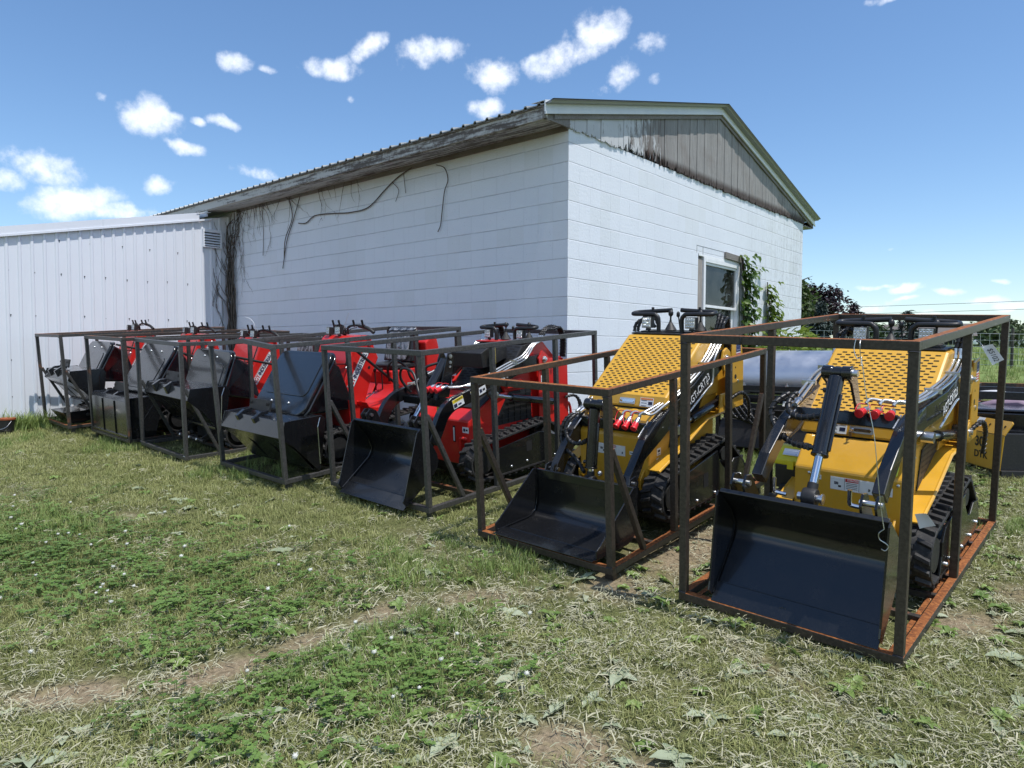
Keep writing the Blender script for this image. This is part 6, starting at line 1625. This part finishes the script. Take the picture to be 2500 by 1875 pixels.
for h, s in ((2.6, .22), (3.1, .25)): m.tube([(-30 + 5.6 * i, 0, h - s * (1 - ((i - 5) / 5) ** 2)) for i in range(11)], .012, 4)
build('wire', m, MAT['ink_black'], plw, 0, 60)
# hills
m = MB(); vs = []; rr = random.Random(2); N = 120
for i in range(N + 1):
    u = -900 + 1500 * i / N; h = 9 + 5 * mnoise.noise((u * .004, 0, 1)) + 3 * mnoise.noise((u * .02, 3, 1)) + 1.0 * mnoise.noise((u * .11, 5, 1)); vs += [(u, 640, -2), (u, 700, 4 + h * .9), (u, 900, 4 + h)]
m.add(vs, [(3 * i + j, 3 * i + 3 + j, 3 * i + 4 + j, 3 * i + 1 + j) for i in range(N) for j in range(2)])
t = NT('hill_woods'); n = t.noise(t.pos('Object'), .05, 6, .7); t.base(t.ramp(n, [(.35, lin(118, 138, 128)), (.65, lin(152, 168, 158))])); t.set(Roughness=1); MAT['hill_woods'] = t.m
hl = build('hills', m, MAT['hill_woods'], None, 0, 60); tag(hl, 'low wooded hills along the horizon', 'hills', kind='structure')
# ------------------------------------------------------------------ ground cover (uncountable: instanced on points)
leafmat('grass_blade', (.19, .22, .065), (.46, .47, .20), .3, .55, 1.6, (.50, .45, .27), .22)
leafmat('grass_tall', (.13, .20, .05), (.32, .40, .13), .3, .5, 1.6, (.46, .42, .23), .14)
leafmat('clipping', (.24, .25, .15), (.55, .52, .37), .12, .8, 2.5)
leafmat('clover_leaf', (.09, .17, .035), (.22, .34, .09), .3, .5, 2)
leafmat('plantain', (.12, .20, .045), (.30, .40, .12), .28, .42, 3)
leafmat('wilted_leaf', (.20, .25, .14), (.44, .48, .34), .15, .75, 5)
leafmat('white_petal', (.55, .56, .48), (.80, .80, .74), .2, .7, 5)
r6 = random.Random(77)
def src(name, mb, mats, idx=None):
    me = bpy.data.meshes.new(name); me.from_pydata(mb.v, [], mb.f); me.update()
    for q in mats: me.materials.append(MAT[q])
    if idx: me.polygons.foreach_set('material_index', idx)
    return bpy.data.objects.new(name, me)          # never linked: only instanced
def blade(m, p, a, h, w, lean, segs=3):
    d = Vector((math.cos(a), math.sin(a), 0)); s = Vector((-d.y, d.x, 0)); V = []
    for i in range(segs + 1):
        t = i / segs; c = Vector(p) + d * (lean * t * t) + Vector((0, 0, h * (t - .25 * t * t * lean / max(h, .01)))); ww = w * (1 - t ** 1.6) * .5 + .0003
        V += [c - s * ww, c + s * ww]
    m.add(V, [(2 * i, 2 * i + 1, 2 * i + 3, 2 * i + 2) for i in range(segs)])
def lawn(n, h0, h1, R_, w=.0034, lean=.7):
    m = MB()
    for i in range(n):
        a = r6.uniform(0, 6.283); r = R_ * math.sqrt(r6.random()); h = r6.uniform(h0, h1); blade(m, (r * math.cos(a * 3), r * math.sin(a * 3), -.004), a, h, w * r6.uniform(.7, 1.3), h * lean * r6.uniform(.3, 1.5))
    return m
TUFT = [src('tuft', lawn(17, .022, .055, .055), ['grass_blade']) for _ in range(3)] + [src('tuft', lawn(24, .05, .10, .05, .0040, .55), ['grass_tall']), src('tuft', lawn(20, .02, .045, .06, .003, 1.5), ['grass_blade'])]
def clip():
    m = MB()
    for i in range(13):
        a = r6.uniform(0, 6.283); L = r6.uniform(.02, .06); w = r6.uniform(.0015, .0045); c = Vector((r6.gauss(0, .04), r6.gauss(0, .04), r6.uniform(.002, .018))); d = Vector((math.cos(a), math.sin(a), r6.gauss(0, .15))); s = Vector((-d.y, d.x, r6.gauss(0, .3)))
        m.add([c - d * L / 2 - s * w / 2, c - d * L / 2 + s * w / 2, c + s * w / 2 + Vector((0, 0, .004)), c - s * w / 2 + Vector((0, 0, .004)), c + d * L / 2], [(0, 1, 2, 3), (3, 2, 4)])
    return m
CLIP = [src('clippings', clip(), ['clipping']) for _ in range(3)]
def clover_patch():
    m = MB()
    for i in range(11):
        x, y, h = r6.gauss(0, .035), r6.gauss(0, .035), r6.uniform(.025, .055); m.cyl((x, y, 0), (x, y, h), .0008, 4)
        for k in range(3):
            a = r6.uniform(0, .5) + k * 2.094; c = Vector((x, y, h)); d = Vector((math.cos(a), math.sin(a), .1)); s = Vector((-d.y, d.x, 0)); L = r6.uniform(.011, .018)
            m.add([c, c + d * L * .5 + s * L * .48, c + d * L + s * L * .25, c + d * L - s * L * .25, c + d * L * .5 - s * L * .48], [(0, 1, 2, 3, 4)])
    return m
def flower():
    m = MB(); m.cyl((0, 0, 0), (.004, 0, .075), .0011, 5); k = len(m.f)
    m.lathe((.004, 0, .070), (0, 0, 1), [(.002, 0), (.006, .002), (.0085, .007), (.0065, .012), (.002, .014)], 9)
    for i in range(16): a = i * 2.4; z = .072 + .010 * (i / 16); r = .007; c = Vector((.004 + r * math.cos(a), r * math.sin(a), z)); m.add([c, c + Vector((math.cos(a) * .005, math.sin(a) * .005, .005)), c + Vector((-math.sin(a) * .003, math.cos(a) * .003, .004))], [(0, 1, 2)])
    return src('flower', m, ['clover_leaf', 'white_petal'], [0 if i < k else 1 for i in range(len(m.f))])
CLOVER = [src('clover', clover_patch(), ['clover_leaf']) for _ in range(2)] + [flower()]
def broad(n, L0, L1, rise, mat):
    m = MB()
    for i in range(n):
        a = i * 6.283 / n + r6.uniform(-.3, .3); L = r6.uniform(L0, L1); d = Vector((math.cos(a), math.sin(a), 0)); s = Vector((-d.y, d.x, 0)); w = L * r6.uniform(.42, .6); up = rise * r6.uniform(.5, 1.3); V = []; N = 6
        for k in range(N + 1):
            t = k / N; ww = w * .5 * math.sin(PI * min(1, .10 + .9 * t) ** .8) + .002; z = L * up * (t - t * t * .85) + .004
            c = d * (L * t) + Vector((0, 0, z)); e = .12 * ww * math.sin(k * 2.1 + i); V += [c - s * ww + Vector((0, 0, ww * .35 + e)), c, c + s * ww + Vector((0, 0, ww * .35 - e))]
        m.add(V, [q for k in range(N) for q in ((3 * k, 3 * k + 1, 3 * k + 4, 3 * k + 3), (3 * k + 1, 3 * k + 2, 3 * k + 5, 3 * k + 4))])
    return src('weed', m, [mat])
WEED = [broad(6, .06, .10, .8, 'plantain'), broad(7, .05, .085, 1.1, 'plantain'), broad(4, .08, .13, .35, 'wilted_leaf'), broad(2, .05, .085, .25, 'wilted_leaf'), broad(3, .035, .06, .4, 'wilted_leaf')]

def scatter(name, lab, srcs, pts):
    """pts: (u, v, z, which, yaw, tilt, scale)"""
    me = bpy.data.meshes.new(name); me.from_pydata([p[:3] for p in pts], [], [])
    a = me.attributes.new('which', 'INT', 'POINT'); a.data.foreach_set('value', [p[3] for p in pts])
    a = me.attributes.new('turn', 'FLOAT_VECTOR', 'POINT'); a.data.foreach_set('vector', [q for p in pts for q in (p[5], p[5] * .6, p[4])])
    a = me.attributes.new('size', 'FLOAT', 'POINT'); a.data.foreach_set('value', [p[6] for p in pts])
    o = link(bpy.data.objects.new(name, me)); tag(o, lab, 'ground cover', kind='stuff')
    ng = bpy.data.node_groups.new(name, 'GeometryNodeTree'); ng.interface.new_socket('Geometry', in_out='INPUT', socket_type='NodeSocketGeometry'); ng.interface.new_socket('Geometry', in_out='OUTPUT', socket_type='NodeSocketGeometry')
    n, l = ng.nodes, ng.links; gi = n.new('NodeGroupInput'); go = n.new('NodeGroupOutput'); j = n.new('GeometryNodeJoinGeometry')
    def attr(nm, ty):
        q = n.new('GeometryNodeInputNamedAttribute'); q.data_type = ty; q.inputs['Name'].default_value = nm; return q.outputs['Attribute']
    w, t, s = attr('which', 'INT'), attr('turn', 'FLOAT_VECTOR'), attr('size', 'FLOAT')
    for i, so_ in enumerate(srcs):
        cm = n.new('FunctionNodeCompare'); cm.data_type = 'INT'; cm.operation = 'EQUAL'; l.new(w, cm.inputs[2]); cm.inputs[3].default_value = i
        oi = n.new('GeometryNodeObjectInfo'); oi.inputs['Object'].default_value = so_; oi.inputs['As Instance'].default_value = True
        ip = n.new('GeometryNodeInstanceOnPoints'); l.new(gi.outputs[0], ip.inputs['Points']); l.new(cm.outputs[0], ip.inputs['Selection']); l.new(oi.outputs['Geometry'], ip.inputs['Instance'])
        l.new(t, ip.inputs['Rotation']); l.new(s, ip.inputs['Scale']); l.new(ip.outputs[0], j.inputs[0])
    l.new(j.outputs[0], go.inputs[0]); md = o.modifiers.new('scatter', 'NODES'); md.node_group = ng
    return o

inv_cam = Mc.inverted()
def seen(u, v, mar=1.22):
    p = inv_cam @ Vector((u, v, gplane(u, v))); d = -p.z
    if d < 1.2: return 0
    hx, hy = d * 1250 / FPX * mar + .2, d * 937.5 / FPX * mar + .25
    return d if (abs(p.x) < hx and abs(p.y) < hy) else 0
def inside_crates(u, v):
    for k, (Wd, L, H, M) in CR.items():
        q = M.inverted() @ Vector((u, v, gplane(u, v)))
        if abs(q.x) < Wd / 2 - .06 and .1 < q.y < L - .1: return k
    return None
CINV = {k: c[3].inverted() for k, c in CR.items()}
def in_crate(u, v):
    for k, Mi in CINV.items():
        q = Mi @ Vector((u, v, gplane(u, v)))
        if abs(q.x) < CR[k][0] / 2 - .05 and .06 < q.y < CR[k][1] - .06: return True
    return False
def spots(dens, cap=12.5, seed=1):
    """random points over the visible lawn; dens(u, v, d, bare) per square metre"""
    rr = random.Random(seed); out = []; st = .25
    u = -9.5
    while u < 7.5:
        v = -6.4
        while v < 7.0:
            uc, vc = u + st / 2, v + st / 2; d = seen(uc, vc)
            if d and d < cap and not (uc < 0 and vc > -.02) and not (uc < LU and vc > -9):
                b = bare(uc, vc) if -8 < uc < 7 and -7 < vc < 4 else 0
                lam = dens(uc, vc, d, b) * st * st; k = int(lam) + (1 if rr.random() < lam - int(lam) else 0)
                for _ in range(k):
                    x, y = u + st * rr.random(), v + st * rr.random()
                    if x < .02 and y > -.03: continue
                    bb2 = bare(x, y) if -8 < x < 7 and -7 < y < 4 else 0
                    out.append((x, y, d, bb2, rr))
            v += st
        u += st
    return out
def nz(u, v, s, o=0): return mnoise.noise((u * s, v * s, o)) * .5 + .5
rr = random.Random(5)
P = []
for (x, y, d, b, _) in spots(lambda u, v, d, b: (950 if d < 3.6 else 700 if d < 5 else 430 if d < 7.5 else 230) * (.16 if in_crate(u, v) else 1)):
    if rr.random() < min(.97, b * 1.25): continue
    # the worn foreground at the right carries thin, short grass
    worn = smooth(.9, 2.2, x - .35 * (y + 3)) * .55
    if rr.random() < worn * (1 - .6 * nz(x, y, 1.1, 4)): continue
    lush = nz(x, y, .8, 9); w = 3 if (lush > .62 and rr.random() < .33) else (4 if rr.random() < .25 + worn * .4 else rr.randrange(3))
    P.append((x, y, ground_z(x, y), w, rr.uniform(0, 6.28), rr.gauss(0, .12), rr.uniform(.7, 1.25) * (1 + .045 * max(0, d - 4)) * (.72 if b > .2 else 1)))
NG = len(P)
scatter('grass', 'uneven mown lawn grass covering the sloping lot', TUFT, P)
P = []
for (x, y, d, b, _) in spots(lambda u, v, d, b: (420 if d < 3.6 else 300 if d < 5 else 150 if d < 8 else 50) * (.25 + .9 * nz(u, v, 1.4, 2)) * (.3 if in_crate(u, v) else 1), 9, 2):
    worn = .35 + .65 * smooth(.3, 2.0, x - .35 * (y + 3)); worn = max(worn, .8 if .1 < b < .6 else 0) * (.45 if b > .7 else 1)
    if rr.random() > worn: continue
    P.append((x, y, ground_z(x, y) + rr.uniform(0, .012), rr.randrange(3), rr.uniform(0, 6.28), rr.gauss(0, .2), rr.uniform(.7, 1.4)))
scatter('grass_clippings', 'dry mown clippings and straw strewn over the worn lawn', CLIP, P)
P = []
def clov(u, v):
    a = math.exp(-((u - 1.05) ** 2 / .55 + (v + 4.15) ** 2 / .28)) + math.exp(-((u - 2.3) ** 2 / .12 + (v + 3.95) ** 2 / .10)) + math.exp(-((u + .6) ** 2 / .9 + (v + 4.55) ** 2 / .35)) + .8 * math.exp(-((u + 1.9) ** 2 / 1.2 + (v + 4.75) ** 2 / .3)) + .7 * math.exp(-((u - 1.9) ** 2 / .2 + (v + 4.6) ** 2 / .1))
    return a
for (x, y, d, b, _) in spots(lambda u, v, d, b: 210 * min(1.1, clov(u, v)) * (.3 + 1.0 * nz(u, v, 2.2, 8)) * (1 if d < 5 else .6), 9, 3):
    if b > .45: continue
    fl = rr.random() < .06
    P.append((x, y, ground_z(x, y), 2 if fl else rr.randrange(2), rr.uniform(0, 6.28), rr.gauss(0, .15), rr.uniform(.8, 1.3)))
scatter('clover', 'patches of white flowering clover in the lawn', CLOVER, P)
P = []
def weedy(u, v):
    w = .10 + 1.1 * smooth(1.4, 2.6, u - .30 * (v + 3)) * (.35 + .9 * nz(u, v, 1.7, 6))
    w += 1.0 * math.exp(-((u - 1.75) ** 2 / .22 + (v + 5.0) ** 2 / .10)) + .9 * math.exp(-((u - 1.2) ** 2 / .12 + (v + 3.55) ** 2 / .05)) + .7 * math.exp(-((u + .35) ** 2 / .5 + (v + 3.6) ** 2 / .08)) + .6 * math.exp(-((u + 1.3) ** 2 / .5 + (v + 3.5) ** 2 / .08))
    return w
for (x, y, d, b, _) in spots(lambda u, v, d, b: 48 * weedy(u, v) * (.25 if in_crate(u, v) else 1), 8, 4):
    g = nz(x, y, 1.3, 12); wil = rr.random() < (.72 if g < .52 else .30)
    if b > .75 and rr.random() < .7: continue
    k = rr.choice((2, 3, 3, 4, 4)) if wil else rr.choice((0, 1, 1)); P.append((x, y, ground_z(x, y) + .004, k, rr.uniform(0, 6.28), rr.gauss(0, .18), rr.uniform(.40, .95)))
scatter('broadleaf_weeds', 'broad leaved plantain weeds and wilted cut leaves in the lawn', WEED, P)
P = []
for i in range(40): P.append((-6.75 + rr.gauss(0, .12), -3.2 + rr.gauss(0, .14), gplane(-6.7, -3.2), 3, rr.uniform(0, 6.28), rr.gauss(0, .1), rr.uniform(2.0, 3.6)))
for i in range(700): x = rr.uniform(1.0, 4.8); y = rr.uniform(3.6, 10); P.append((x, y, ground_z(x, y), rr.choice((0, 1, 3)), rr.uniform(0, 6.28), rr.gauss(0, .12), rr.uniform(1.2, 2.2)))
for i in range(900): x = rr.uniform(-2.5, 6); y = rr.uniform(10, 26); P.append((x, y, gplane(x, y), rr.choice((0, 1, 3)), rr.uniform(0, 6.28), rr.gauss(0, .12), rr.uniform(2, 4)))
scatter('tall_grass', 'tall uncut grass by the shed wall and along the hay field', TUFT, P)
